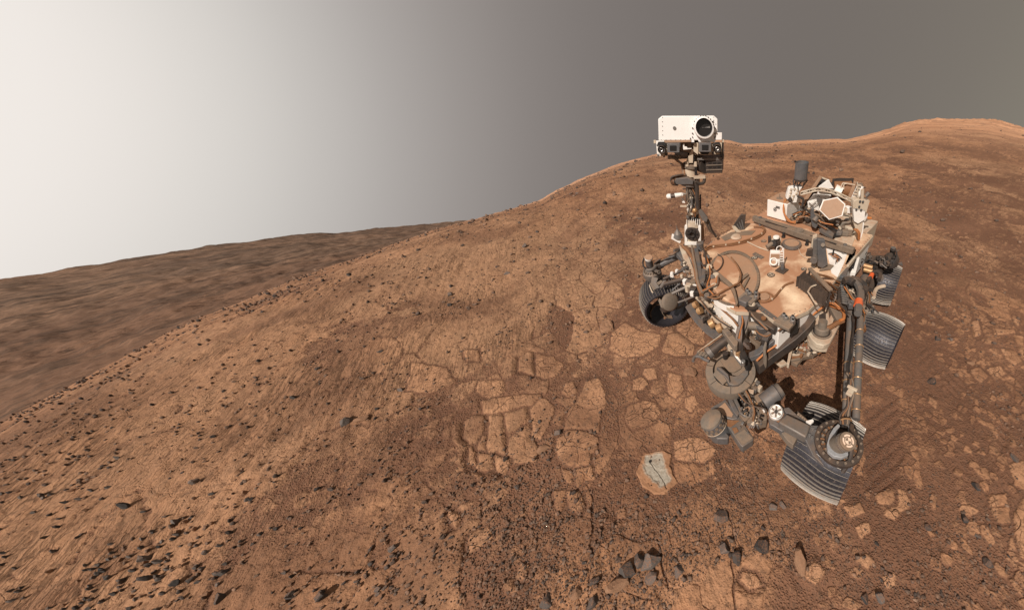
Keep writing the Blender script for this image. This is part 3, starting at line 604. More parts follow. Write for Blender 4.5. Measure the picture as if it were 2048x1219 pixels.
# ------------------------------------------------------------------ mesh builder
def frame(ax):
    ax = Vector(ax).normalized(); t = Vector((0, 0, 1)) if abs(ax.z) < .9 else Vector((1, 0, 0))
    a = ax.cross(t).normalized(); return a, ax.cross(a).normalized(), ax
def smooth_path(pts, k=5):
    P = [Vector(p) for p in pts]
    if len(P) < 3: return P
    Q = [P[0]*2-P[1]]+P+[P[-1]*2-P[-2]]; out = []
    for i in range(1, len(Q)-2):
        a, b, c, d = Q[i-1:i+3]
        for j in range(k):
            t = j/k; out.append(.5*((2*b)+(c-a)*t+(2*a-5*b+4*c-d)*t*t+(-a+3*b-3*c+d)*t**3))
    out.append(P[-1]); return out
class MB:
    def __init__(s): s.v = []; s.f = []
    def add(s, vs, fs):
        n = len(s.v); s.v += [tuple(x) for x in vs]; s.f += [tuple(i+n for i in f) for f in fs]; return s
    def obox(s, c, ax, ay, az):                     # centre and three half vectors
        c = Vector(c); ax, ay, az = Vector(ax), Vector(ay), Vector(az)
        vs = [c+ax*i+ay*j+az*k for i in (-1, 1) for j in (-1, 1) for k in (-1, 1)]
        return s.add(vs, [(0, 1, 3, 2), (4, 6, 7, 5), (0, 4, 5, 1), (2, 3, 7, 6), (0, 2, 6, 4), (1, 5, 7, 3)])
    def box(s, c, sx, sy, sz): return s.obox(c, (sx/2, 0, 0), (0, sy/2, 0), (0, 0, sz/2))
    def bar(s, a, b, w, h, up=(0, 0, 1)):
        a, b = Vector(a), Vector(b); d = b-a; u = Vector(up)
        sd_ = d.cross(u)
        if sd_.length < 1e-6: sd_ = d.cross(Vector((1, 0, 0)))
        sd_.normalize(); u = sd_.cross(d).normalized()
        return s.obox((a+b)/2, d/2, sd_*w/2, u*h/2)
    def prism(s, pts, ext):
        pts = [Vector(p) for p in pts]; ext = Vector(ext); n = len(pts)
        return s.add(pts+[p+ext for p in pts], [tuple(range(n)), tuple(range(2*n-1, n-1, -1))]+[(i, i+n, (i+1) % n+n, (i+1) % n) for i in range(n)])
    def cyl(s, p0, p1, r0, r1=None, n=24, cap=True):
        p0, p1 = Vector(p0), Vector(p1); r1 = r0 if r1 is None else r1; a, b, _ = frame(p1-p0)
        vs = []
        for p, r in ((p0, r0), (p1, r1)):
            vs += [p+(a*math.cos(t)+b*math.sin(t))*r for t in [2*math.pi*i/n for i in range(n)]]
        fs = [(i, (i+1) % n, (i+1) % n+n, i+n) for i in range(n)]
        if cap: fs += [tuple(range(n-1, -1, -1)), tuple(range(n, 2*n))]
        return s.add(vs, fs)
    def lathe(s, p, axis, prof, n=32, t0=0, t1=2*math.pi, close=False):   # prof: list of (r, h)
        a, b, c = frame(axis); p = Vector(p); full = abs(t1-t0-2*math.pi) < 1e-6; m = n if full else n+1
        vs = []
        for i in range(m):
            t = t0+(t1-t0)*i/n
            vs += [p+(a*math.cos(t)+b*math.sin(t))*r+c*h for r, h in prof]
        k = len(prof); fs = []
        for i in range(n):
            j = (i+1) % m
            for q in range(k if close else k-1):
                w_ = (q+1) % k; fs.append((i*k+q, j*k+q, j*k+w_, i*k+w_))
        if close and not full: fs += [tuple(range(k)), tuple(range((m-1)*k+k-1, (m-1)*k-1, -1))]
        return s.add(vs, fs)
    def ring(s, p, axis, r0, r1, h, n=40, t0=0, t1=2*math.pi): return s.lathe(p, axis, [(r0, 0), (r1, 0), (r1, h), (r0, h)], n, t0, t1, True)
    def torus(s, p, axis, R, r, n=32, k=8): return s.lathe(p, axis, [(R+r*math.cos(2*math.pi*i/k), r*math.sin(2*math.pi*i/k)) for i in range(k)], n, close=True)
    def sphere(s, p, r, n=14, sq=1.0, axis=(0, 0, 1)):
        return s.lathe(p, axis, [(max(r*math.sin(math.pi*i/n), 1e-5), -r*sq*math.cos(math.pi*i/n)) for i in range(n+1)], n*2)
    def tube(s, pts, r, n=8, sm=5):
        P = smooth_path(pts, sm); m = len(P); a = None; vs = []
        for i, p in enumerate(P):
            d = (P[min(i+1, m-1)]-P[max(i-1, 0)])
            if d.length < 1e-7: d = Vector((0, 0, 1))
            d.normalize()
            if a is None: a = frame(d)[0]
            a = (a-d*a.dot(d)); a = a.normalized() if a.length > 1e-6 else frame(d)[0]; b = d.cross(a)
            vs += [p+(a*math.cos(t)+b*math.sin(t))*r for t in [2*math.pi*q/n for q in range(n)]]
        fs = [(i*n+q, i*n+(q+1) % n, (i+1)*n+(q+1) % n, (i+1)*n+q) for i in range(m-1) for q in range(n)]
        fs += [tuple(range(n-1, -1, -1)), tuple(range((m-1)*n, m*n))]
        return s.add(vs, fs)
    def build(s, name, mat, parent=None, bevel=0, ang=38):
        me = bpy.data.meshes.new(name); me.from_pydata(s.v, [], s.f); me.materials.append(mat); me.update()
        bm = bmesh.new(); bm.from_mesh(me); bmesh.ops.recalc_face_normals(bm, faces=bm.faces); bm.to_mesh(me); bm.free()
        me.polygons.foreach_set('use_smooth', [True]*len(me.polygons)); me.set_sharp_from_angle(angle=math.radians(ang))
        o = bpy.data.objects.new(name, me); COL.objects.link(o)
        if parent: o.parent = parent
        if bevel:
            md = o.modifiers.new('bevel', 'BEVEL'); md.width = bevel; md.segments = 2; md.limit_method = 'ANGLE'; md.angle_limit = math.radians(40); md.harden_normals = False
        return o

# ------------------------------------------------------------------ rover materials
def paint(name, base, dust=(.42, .215, .12), amt=.35, rough=.5, metal=0.0, var=.15, grime=.5, sc=9, spec=.4):
    m, nt, b = new_mat(name); N = NB(nt)
    a = N.noise(sc, 6, .62, .4); g = N.noise(sc*4, 5, .65); k = N.noise(sc*14, 3)
    c = N.mix(N.ramp(g, [(.35, 0.), (.7, 1.)]), tuple(x*(1-var) for x in base), tuple(min(1, x*(1+var)) for x in base))
    geo = nt.nodes.new('ShaderNodeNewGeometry'); sp = nt.nodes.new('ShaderNodeSeparateXYZ'); nt.links.new(geo.outputs['Normal'], sp.inputs[0])
    up = N.ramp(sp.outputs[2], [(.3, .35), (.95, 1.)])
    d = N.math('MULTIPLY', N.ramp(a, [(.5-amt*.35, 0.), (.72-amt*.2, 1.)]), up)
    d = N.math('MULTIPLY', d, min(1, .25+amt))
    c = N.mix(d, c, dust)
    c = N.mix(N.math('MULTIPLY', N.ramp(k, [(.56, 0.), (.7, 1.)]), grime*.5), c, tuple(x*.45 for x in base))
    nt.links.new(c, b.inputs['Base Color']); b.inputs['Metallic'].default_value = metal
    r = N.math('ADD', N.math('MULTIPLY', d, .35), rough); nt.links.new(r, b.inputs['Roughness'])
    b.inputs['Specular IOR Level'].default_value = spec
    N.bump(g, .12, .004, b)
    return m
M_W = paint('white_paint', (.84, .78, .72), amt=.12, var=.03, grime=.12, rough=.45)
M_HEAD = paint('clean_white_paint', (.84, .79, .755), amt=.0, var=.015, grime=.03, rough=.42)
M_CR = paint('cream_paint', (.56, .47, .36), amt=.45, var=.08)
M_TAN = paint('dusty_tan_panel', (.38, .235, .150), amt=.4, var=.08, grime=.3)
M_GM = paint('grey_metal', (.17, .165, .16), (.24, .15, .095), amt=.55, rough=.42, metal=.35)
M_BG = paint('blue_grey_metal', (.135, .138, .145), (.22, .145, .10), amt=.5, rough=.4, metal=.3)
M_DK = paint('dark_metal', (.055, .050, .048), (.17, .10, .062), amt=.5, rough=.4, metal=.3)
M_BK = paint('black_part', (.018, .017, .017), (.12, .07, .045), amt=.25, rough=.5)
M_BR = paint('dusty_brown_bar', (.18, .135, .100), (.28, .17, .105), amt=.5, rough=.6)
M_CB = paint('brown_cable', (.23, .10, .042), (.30, .16, .09), amt=.3, rough=.55, sc=30)
M_OC = paint('orange_cable', (.50, .17, .05), (.34, .17, .08), amt=.3, rough=.5, sc=30)
M_OR = paint('orange_tape', (.72, .12, .03), amt=.1, rough=.6)
M_GO = paint('gold_foil', (.50, .29, .14), amt=.3, rough=.35, metal=.45)
M_SI = paint('bare_metal', (.52, .50, .48), (.40, .25, .15), amt=.25, rough=.28, metal=.85)
M_FN = paint('fin_plate', (.060, .043, .034), (.13, .075, .045), amt=.45, rough=.65)
M_HD = paint('dusty_housing', (.165, .138, .112), (.27, .175, .115), amt=.6, rough=.6, grime=.6)
M_LG = paint('light_grey_paint', (.30, .295, .30), (.34, .22, .14), amt=.2, rough=.4)
M_RED = paint('red_lettering', (.42, .05, .03), amt=.2)
def deck_mat():
    m, nt, b = new_mat('dusty_white_deck'); N = NB(nt)
    a = N.noise(2.1, 4, .5, .8); a2 = N.noise(7, 6, .6); g = N.noise(60, 4, .7)
    f = N.math('ADD', N.math('MULTIPLY', a, .8), N.math('MULTIPLY', a2, .3))
    c = N.mix(N.ramp(f, [(.36, 0.), (.56, 1.)]), (.95, .70, .47), (.44, .220, .122))
    c = N.mix(N.ramp(g, [(.5, 0.), (.75, .35)]), c, (.36, .19, .11))
    nt.links.new(c, b.inputs['Base Color']); nt.links.new(N.ramp(f, [(.38, .22), (.6, .48)]), b.inputs['Roughness']); N.bump(g, .1, .003, b); return m
M_DECK = deck_mat()
def wheel_mat():
    m, nt, b = new_mat('worn_aluminium_wheel'); N = NB(nt)
    a = N.noise(5, 5, .6); g = N.noise(60, 5, .75)
    c = N.mix(N.ramp(a, [(.35, 0.), (.7, 1.)]), (.024, .021, .026), (.050, .044, .052)); s_ = N.ramp(g, [(.56, 0.), (.72, .7)])
    c = N.mix(s_, c, (.22, .16, .12))
    nt.links.new(c, b.inputs['Base Color']); b.inputs['Metallic'].default_value = .4
    nt.links.new(N.ramp(g, [(.4, .40), (.7, .8)]), b.inputs['Roughness']); N.bump(g, .25, .003, b); return m
M_WH = wheel_mat()
M_RIB = paint('pale_rib_edge', (.40, .355, .31), (.36, .24, .16), amt=.3, rough=.45, metal=.4, var=.2, sc=30)  # ribs lighter than the dark wheel skin between them
def glass():
    m, nt, b = new_mat('dark_lens_glass'); b.inputs['Base Color'].default_value = (.02, .017, .016, 1); b.inputs['Roughness'].default_value = .12; b.inputs['Coat Weight'].default_value = .5; return m
M_GL = glass()

# ------------------------------------------------------------------ picture-crop coordinates
def zf(ox, oy, s): return lambda X, Y: (ox+X/s, oy+Y/s)
Z1 = zf(1280, 210, 4.205); Z2 = zf(1480, 300, 6.096); Z3 = zf(1380, 430, 4.875); Z4 = zf(1250, 480, 5.54); Z5 = zf(1370, 640, 4.689)
Z6 = zf(1520, 740, 4.354); Z7 = zf(1560, 480, 4.354); Z8 = zf(1300, 225, 11.61); Z9 = zf(1440, 590, 9.375); Z10 = zf(1500, 470, 12.19); Z11 = zf(1370, 690, 11.08)
def PP(u, v, P, n):                                 # ray and plane
    P = np.array(P); n = np.array(n); d = ray(u, v); return Vector(CAM+d*(((P-CAM) @ n)/(d @ n)))
NV = Vector(-FH)                                    # horizontal, towards the viewer
RH = Vector(Rv)
def H(z, zm, *pts): return [D(*zm(*p), z) for p in pts]
def hp(zm, pts, z, t): return MB().prism(H(z, zm, *pts), (0, 0, -t))        # horizontal plate
def vp(zm, pts, base, off, t): return MB().prism([VP(*zm(*p), base, off) for p in pts], -NV*t)
def fp(zm, pts, P, t, off=0.0):                     # plate facing the camera position, through P
    n = (Vector(CAM)-Vector(P)).normalized(); Q = Vector(P)+n*off
    return MB().prism([PP(*zm(*p), Q, n) for p in pts], -n*t)
def mpx(P): return FPX/project(P)[2]                # px per metre at a point

ROVER = bpy.data.objects.new('mars_rover', None); COL.objects.link(ROVER); ROVER.location = (0, 0, 0)
ROVER['label'] = 'dusty white six-wheeled rover with a tall camera mast and folded robot arm'; ROVER['category'] = 'rover'
R = ROVER

# ------------------------------------------------------------------ body and deck
deck = [(.60, -.56), (.35, -.60), (-.62, -.60), (-.62, .64), (.30, .66), (.60, .68), (.82, .67), (1.07, .58), (1.03, .42), (1.14, .26), (1.13, .07), (1.0, -.20), (.78, -.46)]
body = MB().prism([(x*.99-.005, y*.985, .74) for x, y in deck], (0, 0, .32)).build('body', M_W, R, .006)
MB().prism([(x*.90-.02, y*.88, .52) for x, y in deck], (0, 0, .225)).build('belly_pan', M_BR, R, .01)
dk = MB().prism([(x, y, 1.062) for x, y in deck], (0, 0, .018)).build('deck', M_DECK, R, .004)
MB().box((-.80, .04, .93), .40, 1.06, .30).build('rear_body', M_CR, R, .01)
# rim rail and rivets along the deck edge
rim = MB()
for i in range(len(deck)):
    a, b_ = deck[i], deck[(i+1) % len(deck)]
    rim.bar((a[0], a[1], 1.055), (b_[0], b_[1], 1.055), .012, .03)
rim.build('deck_rim', M_CR, body)
rv_ = MB()
for i in range(len(deck)):
    a, b_ = Vector((*deck[i], 1.08)), Vector((*deck[(i+1) % len(deck)], 1.08)); L = (b_-a).length
    for k in range(int(L/.05)):
        p = a+(b_-a)*((k+.5)*.05/L); p = p*.985+Vector((.006, 0, .017)); p.z = 1.081; rv_.cyl(p, p+Vector((0, 0, .004)), .004, n=8)
rv_.build('rivets', M_GM, dk)
# bit carousel: gear ring on the deck, dusty domes inside
EC, EA, EB = (418, 612), 262, 270
def ell(k, t, z): return D(*Z3(EC[0]+EA*k*math.cos(t), EC[1]+EB*k*math.sin(t)), z)
def eband(k0, k1, z, h, n=72):
    m_b = MB(); V = []; F = []
    for i in range(n):
        t = i/n*6.283185; V += [ell(k0, t, z), ell(k1, t, z), ell(k1, t, z-h), ell(k0, t, z-h)]
        j = (i+1) % n
        for q in range(4): F.append((i*4+q, j*4+q, j*4+(q+1) % 4, i*4+(q+1) % 4))
    return m_b.add(V, F)
car = eband(.90, 1.0, 1.104, .023).build('carousel_ring', M_BR, R, .002)
t_ = MB()
for i in range(56): p = ell(.965, i/56*6.283, 1.104); t_.cyl(p, p+Vector((0, 0, .004)), .0035, n=6)
t_.build('gear_pins', M_GM, car)
MB().prism([ell(.91, i/48*6.283, 1.092) for i in range(48)], (0, 0, -.01)).build('carousel_floor', M_TAN, R)
hp(Z3, [(262, 400), (350, 385), (450, 480), (490, 560), (470, 650), (390, 680), (250, 560), (225, 470)], 1.118, .02).build('carousel_cover', M_DECK, R, .006)
hp(Z3, [(215, 520), (245, 525), (405, 660), (440, 720), (470, 850), (455, 880), (425, 760), (385, 690), (300, 620)], 1.128, .02).build('carousel_rail', M_BR, R, .003)
hp(Z3, [(165, 590), (225, 560), (300, 640), (395, 700), (430, 780), (450, 860), (400, 850), (300, 790), (200, 680)], 1.115, .05).build('front_cover', M_DECK, R, .008)
# white drum wall of the front bulge
q = H(1.08, Z3, (262, 790), (300, 825), (370, 860), (430, 880), (465, 890), (470, 860)); MB().prism([Vector((p.x+.03, p.y-.01, 1.09)) for p in q], (0, 0, -.07)).build('bulge_wall', M_W, R, .004)
hp(Z3, [(350, 880), (480, 890), (640, 880), (640, 850), (660, 740), (690, 730), (690, 900), (600, 960), (450, 950)], 1.02, .02).build('lower_flange', M_BR, R, .003)
hp(Z3, [(395, 660), (560, 560), (575, 575), (420, 700)], 1.112, .012).build('inner_brace', M_BR, R, .002)
hp(Z3, [(500, 700), (570, 590), (585, 600), (520, 720)], 1.112, .012).build('inner_brace', M_BR, R, .002)
# round calibration markers
def marker(zx, zy, r):
    c = D(*Z3(zx, zy), 1.0825); o = MB().cyl(c-Vector((0, 0, .002)), c+Vector((0, 0, .001)), r, n=28).build('deck_marker', M_DK, R)
    g = MB().ring(c+Vector((0, 0, .002)), (0, 0, 1), r*.62, r*.76, .001, 28)
    for a0 in (.4, .4+math.pi):
        g.add([c+Vector((0, 0, .003))]+[c+Vector((math.cos(a)*r*.5, math.sin(a)*r*.5, .003)) for a in [a0+i*.26 for i in range(7)]], [tuple(range(8))])
    g.build('marker_symbol', M_CR, o)
for a in ((718, 252, .028), (628, 415, .030), (790, 581, .033), (1112, 524, .026)): marker(*a)
pl = hp(Z10, [(130, 410), (355, 535), (275, 580), (50, 465)], 1.0835, .003).build('data_plate', M_GM, R)
for k in range(3): hp(Z10, [(150+55*k, 455+28*k), (190+55*k, 470+28*k), (170+55*k, 500+28*k), (125+55*k, 480+28*k)], 1.0850, .001).build('plate_patch', M_HD, pl)
# disc and orange looped tube at the front of the deck
c = D(*Z3(722, 795), 1.084); MB().cyl(c, c+Vector((0, 0, .008)), .043, n=30).build('deck_disc', M_TAN, R, .002)
# cables lying on the deck
def cab(zm, pts, z, r, mat, name='cable', par=R): return MB().tube([D(*zm(*p), z) for p in pts], r).build(name, mat, par)
cab(Z3, [(150, 330), (200, 300), (290, 290), (420, 275), (540, 245), (640, 210), (705, 175), (722, 140), (690, 115), (620, 112)], 1.096, .008, M_CB)
cab(Z3, [(150, 345), (210, 318), (300, 303), (420, 290), (540, 262), (650, 224), (718, 180), (735, 140), (700, 104)], 1.092, .006, M_CB)
cab(Z3, [(560, 260), (640, 300), (700, 325), (765, 345)], 1.09, .006, M_CR)
cab(Z3, [(640, 790), (660, 825), (710, 845), (780, 830), (830, 790), (880, 730), (930, 680), (1010, 650)], 1.093, .008, M_CB)
cab(Z3, [(650, 780), (690, 755), (750, 752), (795, 775), (810, 800)], 1.092, .007, M_CB)
cab(Z3, [(200, 790), (260, 775), (340, 730), (420, 690), (480, 650), (495, 580), (470, 510), (440, 460), (400, 410)], 1.135, .007, M_CB)
cab(Z3, [(480, 650), (505, 690), (530, 730)], 1.12, .006, M_CB)
cab(Z3, [(160, 575), (230, 560), (290, 520), (320, 460), (310, 410), (270, 380)], 1.13, .005, M_DK)
cab(Z3, [(1060, 330), (1080, 380), (1120, 410), (1170, 430)], 1.09, .004, M_CR)
clips = MB()
for z in [(230, 306), (350, 290), (480, 268), (600, 232), (700, 180), (890, 715), (800, 815), (300, 750), (400, 700), (490, 600), (455, 480)]:
    p = D(*Z3(*z), 1.10); clips.box(p, .013, .013, .016)
clips.build('cable_clips', M_CR, dk, .002)

# ------------------------------------------------------------------ differential bar across the deck
def along(a, b, t): return a+(b-a)*t
da, db = D(1507, 431, 1.17), D(1709, 496, 1.17); dd_ = (db-da).normalized(); ds = dd_.cross(Vector((0, 0, 1)))
prof = [(0, .022), (.18, .030), (.38, .044), (.5, .050), (.62, .044), (.85, .034), (1, .024)]
L_ = (db-da).length
pts = [da+dd_*L_*t+ds*w_ for t, w_ in prof]+[da+dd_*L_*t-ds*w_ for t, w_ in reversed(prof)]
bar = MB().prism(pts, (0, 0, -.055)).build('differential_bar', M_BR, R, .004)
cc = (da+db)/2+Vector((0, 0, .001)); MB().lathe(cc, (0, 0, 1), [(.045, 0), (.045, .007), (.036, .008), (.034, .003), (.022, .003), (.020, .009), (.001, .009)], 32).build('pivot_disc', M_HD, bar)
b_ = MB()
for t in np.linspace(.03, .97, 44):
    for sgn in (-1, 1):
        wv = np.interp(t, [p[0] for p in prof], [p[1] for p in prof])-.007
        p = da+dd_*L_*t+ds*sgn*wv; b_.cyl(p, p+Vector((0, 0, .004)), .0032, n=6)
b_.build('bar_bolts', M_SI, bar)
for t in (.08, .92): p = da+dd_*L_*t; MB().cyl(p-Vector((0, 0, .10)), p+Vector((0, 0, .012)), .016, n=16).build('bar_post', M_GM, bar)
g = MB()
for t0, t1 in ((.16, .40), (.62, .86)): g.bar(da+dd_*L_*t0-ds*.0+Vector((0, 0, .001))+ds*.034, da+dd_*L_*t1+ds*.036+Vector((0, 0, .001)), .010, .006)
g.build('bar_slot', M_BK, bar)
# white tray under the bar at the right, with wires
hp(Z3, [(1325, 300), (1540, 352), (1500, 470), (1440, 600), (1380, 560)], 1.086, .006).build('side_tray', M_W, R)
for k in range(5): cab(Z3, [(1350+12*k, 375+8*k), (1400+15*k, 370+14*k), (1450-6*k, 395+12*k), (1480-14*k, 420+10*k)], 1.10+.006*k, .004, M_OC if k % 2 else M_DK)
c = D(*Z3(1390, 400), 1.09); MB().cyl(c, c+Vector((0, 0, .07)), .009, .007, 12).build('small_post', M_BK, R)
for z in ((910, 215), (1138, 290)):
    c = D(*Z3(*z), 1.085); MB().cyl(c, c+Vector((0, 0, .05)), .014, n=16).cyl(c, c+Vector((0, 0, .012)), .02, n=16).build('sensor_post', M_BK, R, .002)

# ------------------------------------------------------------------ calibration target block on the deck
tb = D(*Z3(840, 500), 1.085)
tg = vp(Z10, [(500, 395), (740, 405), (735, 600), (720, 750), (500, 760), (465, 720)], tb, 0, .03).build('calibration_target', M_W, R, .003)
vp(Z10, [(505, 462), (725, 462), (722, 575), (500, 570)], tb, .004, .004).build('target_square', M_TAN, tg)
n_ = NV; c = VP(*Z10(570, 650), tb, .01); MB().lathe(c, NV+Vector((0, 0, .9)), [(.022, 0), (.034, 0), (.034, .02), (.024, .022), (.022, .0)], 28).build('target_ring', M_W, tg)
c = VP(*Z10(572, 672), tb, .014); MB().cyl(c, c+(NV+Vector((0, 0, .9)))*.004, .020, n=24).build('target_dish', M_TAN, tg)
lad = MB().prism([VP(*Z10(*p), tb, .0) for p in [(808, 330), (832, 325), (828, 690), (806, 690)]], -NV*.012)
for y in (400, 460, 520, 580, 640): lad.prism([VP(*Z10(*p), tb, .0) for p in [(735, y), (812, y), (812, y+14), (735, y+14)]], -NV*.008)
lad.build('target_ladder', M_W, tg)
ft = D(*Z10(775, 860), 1.086); MB().box(ft+Vector((0, 0, .004)), .085, .085, .008).build('target_foot', M_DK, tg, .002)
MB().prism([VP(*Z10(*p), ft, .0) for p in [(745, 700), (828, 700), (828, 860), (750, 860)]], -NV*.035).build('target_clamp', M_BG, tg, .003)
gb = D(*Z3(800, 330), 1.085)
def vz(zm, p, base, off=0): return VP(*zm(*p), base, off)
sc_ = MB().cyl(vz(Z10, (590, 170), gb), vz(Z10, (410, 290), gb, .05), .020, .020, 18).build('sensor_barrel', M_HD, tg)
MB().cyl(vz(Z10, (620, 190), gb, -.01), vz(Z10, (570, 200), gb, .03), .030, .030, 20).build('sensor_collar', M_BK, tg)
MB().cyl(vz(Z10, (680, 130), gb), vz(Z10, (660, 370), gb), .024, .02, 16).build('sensor_canister', M_DK, tg)
MB().cyl(vz(Z10, (640, 30), gb), vz(Z10, (640, 75), gb), .030, .030, 24).build('white_cap', M_W, tg, .003)
vp(Z10, [(440, 40), (512, 30), (512, 200), (440, 210)], gb, 0, .02).build('sensor_fin', M_DK, tg, .002)
vp(Z10, [(515, 90), (760, 80), (760, 330), (700, 390), (600, 390), (480, 350), (515, 300)], gb, -.02, .02).build('sensor_back', M_CR, tg, .002)
MB().torus(vz(Z10, (720, 340), gb, .03), NV+Vector((0, 0, .5)), .028, .004, 24).build('white_hoop', M_W, tg)
c = D(*Z3(992, 284), 1.10); ds_ = MB().lathe(c, (0, 0, 1), [(.001, .012), (.072, .012), (.078, .014), (.092, .013), (.092, -.012), (.001, -.012)], 44).build('round_antenna', M_GM, R, .001)
MB().cyl(c+Vector((0, 0, .0125)), c+Vector((0, 0, .0165)), .070, n=40).build('antenna_dust_top', M_TAN, ds_)

# big grey folded bracket at the right of the deck, the smaller ones at the left
br = D(*Z3(1285, 520), 1.085)
bk = vp(Z3, [(1245, 235), (1315, 245), (1345, 480), (1295, 520), (1245, 500)], br, .03, .04).build('launch_lock_bracket', M_BG, R, .004)
vp(Z3, [(1205, 240), (1245, 225), (1250, 330), (1215, 520), (1185, 500)], br, .0, .02).build('bracket_leg', M_GM, bk, .003)
vp(Z3, [(1215, 260), (1300, 500), (1330, 520), (1230, 545)], br, -.03, .02).build('bracket_web', M_HD, bk, .003)
c = vz(Z3, (1205, 445), br, .05); MB().cyl(c, c-NV*.05+RH*.02, .030, n=22).build('bracket_motor', M_GM, bk, .002)
MB().cyl(vz(Z3, (1296, 290), br, .04), vz(Z3, (1296, 290), br, .03), .016, n=14).build('bracket_bolt', M_HD, bk)
MB().prism([D(*Z3(*p), 1.09) for p in [(1330, 480), (1400, 500), (1370, 530), (1260, 545)]], (0, 0, .012)).build('bracket_foot', M_HD, bk)
vp(Z3, [(1200, 200), (1240, 190), (1225, 330), (1175, 345)], br, -.02, .02).build('cable_block', M_CR, bk, .002)
vp(Z3, [(1150, 340), (1195, 330), (1200, 410), (1130, 400)], br, .01, .03).build('cable_block', M_DK, bk, .002)
bl = D(*Z3(500, 140), 1.085)
b2 = vp(Z3, [(480, 20), (500, -5), (545, 0), (530, 130), (500, 150), (420, 110)], bl, 0, .03).build('stay_bracket', M_DK, R, .003)
for k in range(3): vp(Z3, [(455+22*k, 90-20*k), (465+22*k, 88-20*k), (500+14*k, 145-5*k), (488+14*k, 148-5*k)], bl, .01, .008).build('bracket_rib', M_GM, b2)
vp(Z3, [(408, 108), (440, 108), (540, 210), (525, 240), (505, 205), (430, 145)], bl, .06, .01).build('bracket_flag', M_CR, b2)
MB().lathe(D(*Z3(450, 215), 1.086), (0, 0, 1), [(.001, .02), (.04, .018), (.055, 0)], 24).build('deck_cap', M_CR, R)
hp(Z3, [(300, 215), (400, 165), (560, 150), (640, 150), (600, 190), (470, 200), (340, 250)], 1.084, .003).build('deck_patch', M_BR, R)

# ------------------------------------------------------------------ fin block with its fan of cables
fb = MB(); base_f = [D(*Z3(*p), 1.085) for p in [(1025, 760), (1165, 520)]]
f0 = D(*Z3(1040, 790), 1.085); f1 = D(*Z3(1200, 880), 1.085); bx_ = D(*Z3(1165, 520), 1.23); by_ = D(*Z3(1375, 735), 1.23)
fin0 = D(*Z3(1055, 575), 1.20)
for k in range(9):
    t = k/8
    a = Vector(along(D(*Z3(1050, 575), 1.20), D(*Z3(1245, 700), 1.20), t)); bb = Vector(along(D(*Z3(1135, 540), 1.22), D(*Z3(1345, 745), 1.22), t))
    d = bb-a; d.z = 0; mid1 = a+d*.33+Vector((.008, 0, -.02)); mid2 = a+d*.66+Vector((-.008, 0, .01))
    top = [a+Vector((0, 0, -.02)), mid1+Vector((0, 0, .005)), mid2, bb]
    bot = [Vector((p.x, p.y, 1.085)) for p in top]; n = len(top)
    off = Vector((.004, -.004, 0))
    fb.add([p for p in top]+bot+[p+off for p in top]+[p+off for p in bot],
           [(i, i+1, i+1+n, i+n) for i in range(n-1)]+[(2*n+i, 3*n+i, 3*n+i+1, 2*n+i+1) for i in range(n-1)]+[(i, 2*n+i, 2*n+i+1, i+1) for i in range(n-1)]+[(0, n, 3*n, 2*n), (n-1, 3*n-1, 4*n-1, 2*n-1)])
finp = fb.build('radiator_fins', M_FN, R)
MB().bar(bx_, by_, .030, .018).build('fin_top_bar', M_BR, finp, .002)
for k, t in enumerate((0.02, .98)): p = along(bx_, by_, t); MB().cyl((p.x, p.y, 1.08), p, .008, n=10).build('fin_post', M_DK, finp)
for k in range(9):
    t = .08+k/8*.86; p = along(bx_, by_, t)+Vector((0, 0, -.015)); e = along(D(*Z3(1470, 640), 1.02), D(*Z3(1390, 820), .95), (k/8)); m_ = (p+e)/2+Vector((0, 0, .025*math.sin(k*2.1)))
    MB().tube([p, m_, e], .0085).build('fan_cable', M_CB if k % 3 else M_BR, finp)
cab(Z3, [(1150, 745), (1180, 790), (1210, 840), (1240, 870)], 1.19, .006, M_CR, 'fin_wire', finp); cab(Z3, [(1150, 745), (1180, 700), (1230, 680)], 1.20, .006, M_CR, 'fin_wire', finp)

# ------------------------------------------------------------------ camera mast
mb = D(1392, 484, 1.09); MBASE = mb
def m1(X, Y, off=0.0): return VP(*Z1(X, Y), mb, off)
def mc(x, y0, y1, rpx, off=0.0, r1=None, n=26):     # vertical cylinder between two rows of the crop
    a, b = m1(x, y0, off), m1(x, y1, off); s = mpx(a)*4.205; b = Vector((a.x, a.y, b.z)) if False else b
    return MB().cyl(a, b, rpx/s, (r1 or rpx)/s, n)
mast = mc(440, 1175, 1010, 50).build('mast', M_CR, R, .003)
vpm = lambda pts, off, t: vp(Z1, pts, mb, off, t)
fr = vpm([(375, 1015), (398, 1012), (398, 1150), (490, 1150), (490, 1012), (512, 1015), (512, 1178), (375, 1178)], .06, .03).build('hinge_frame', M_W, mast, .002)
c = m1(440, 1085, .07); MB().cyl(c, c-NV*.07, .068, n=28).build('hinge_motor', M_DK, mast, .003)
k_ = MB()
for i in range(8): a = i*.785; k_.cyl(c+(RH*math.cos(a)+Vector((0, 0, math.sin(a))))*.045, c+(RH*math.cos(a)+Vector((0, 0, math.sin(a))))*.045+NV*.008, .009, n=8)
k_.torus(c+NV*.004, NV, .026, .009, 20).tube([c+NV*.01+RH*.02, c+NV*.03+Vector((0, 0, .04)), c+NV*.01-RH*.03], .006).build('motor_fittings', M_BK, mast)
mc(448, 1012, 955, 62, 0, 56).build('mast_flange', M_CR, mast, .002)
k_ = MB()
for i in range(7): vpx = 392+i*18; k_.prism([m1(*p, .062) for p in [(vpx, 1008), (vpx+5, 1008), (vpx+5, 965), (vpx, 965)]], -NV*.02)
k_.build('flange_ribs', M_W, mast)
mc(452, 958, 905, 42).build('mast_band', M_BK, mast)
mc(448, 908, 800, 46).build('mast_tube', M_CR, mast, .002)
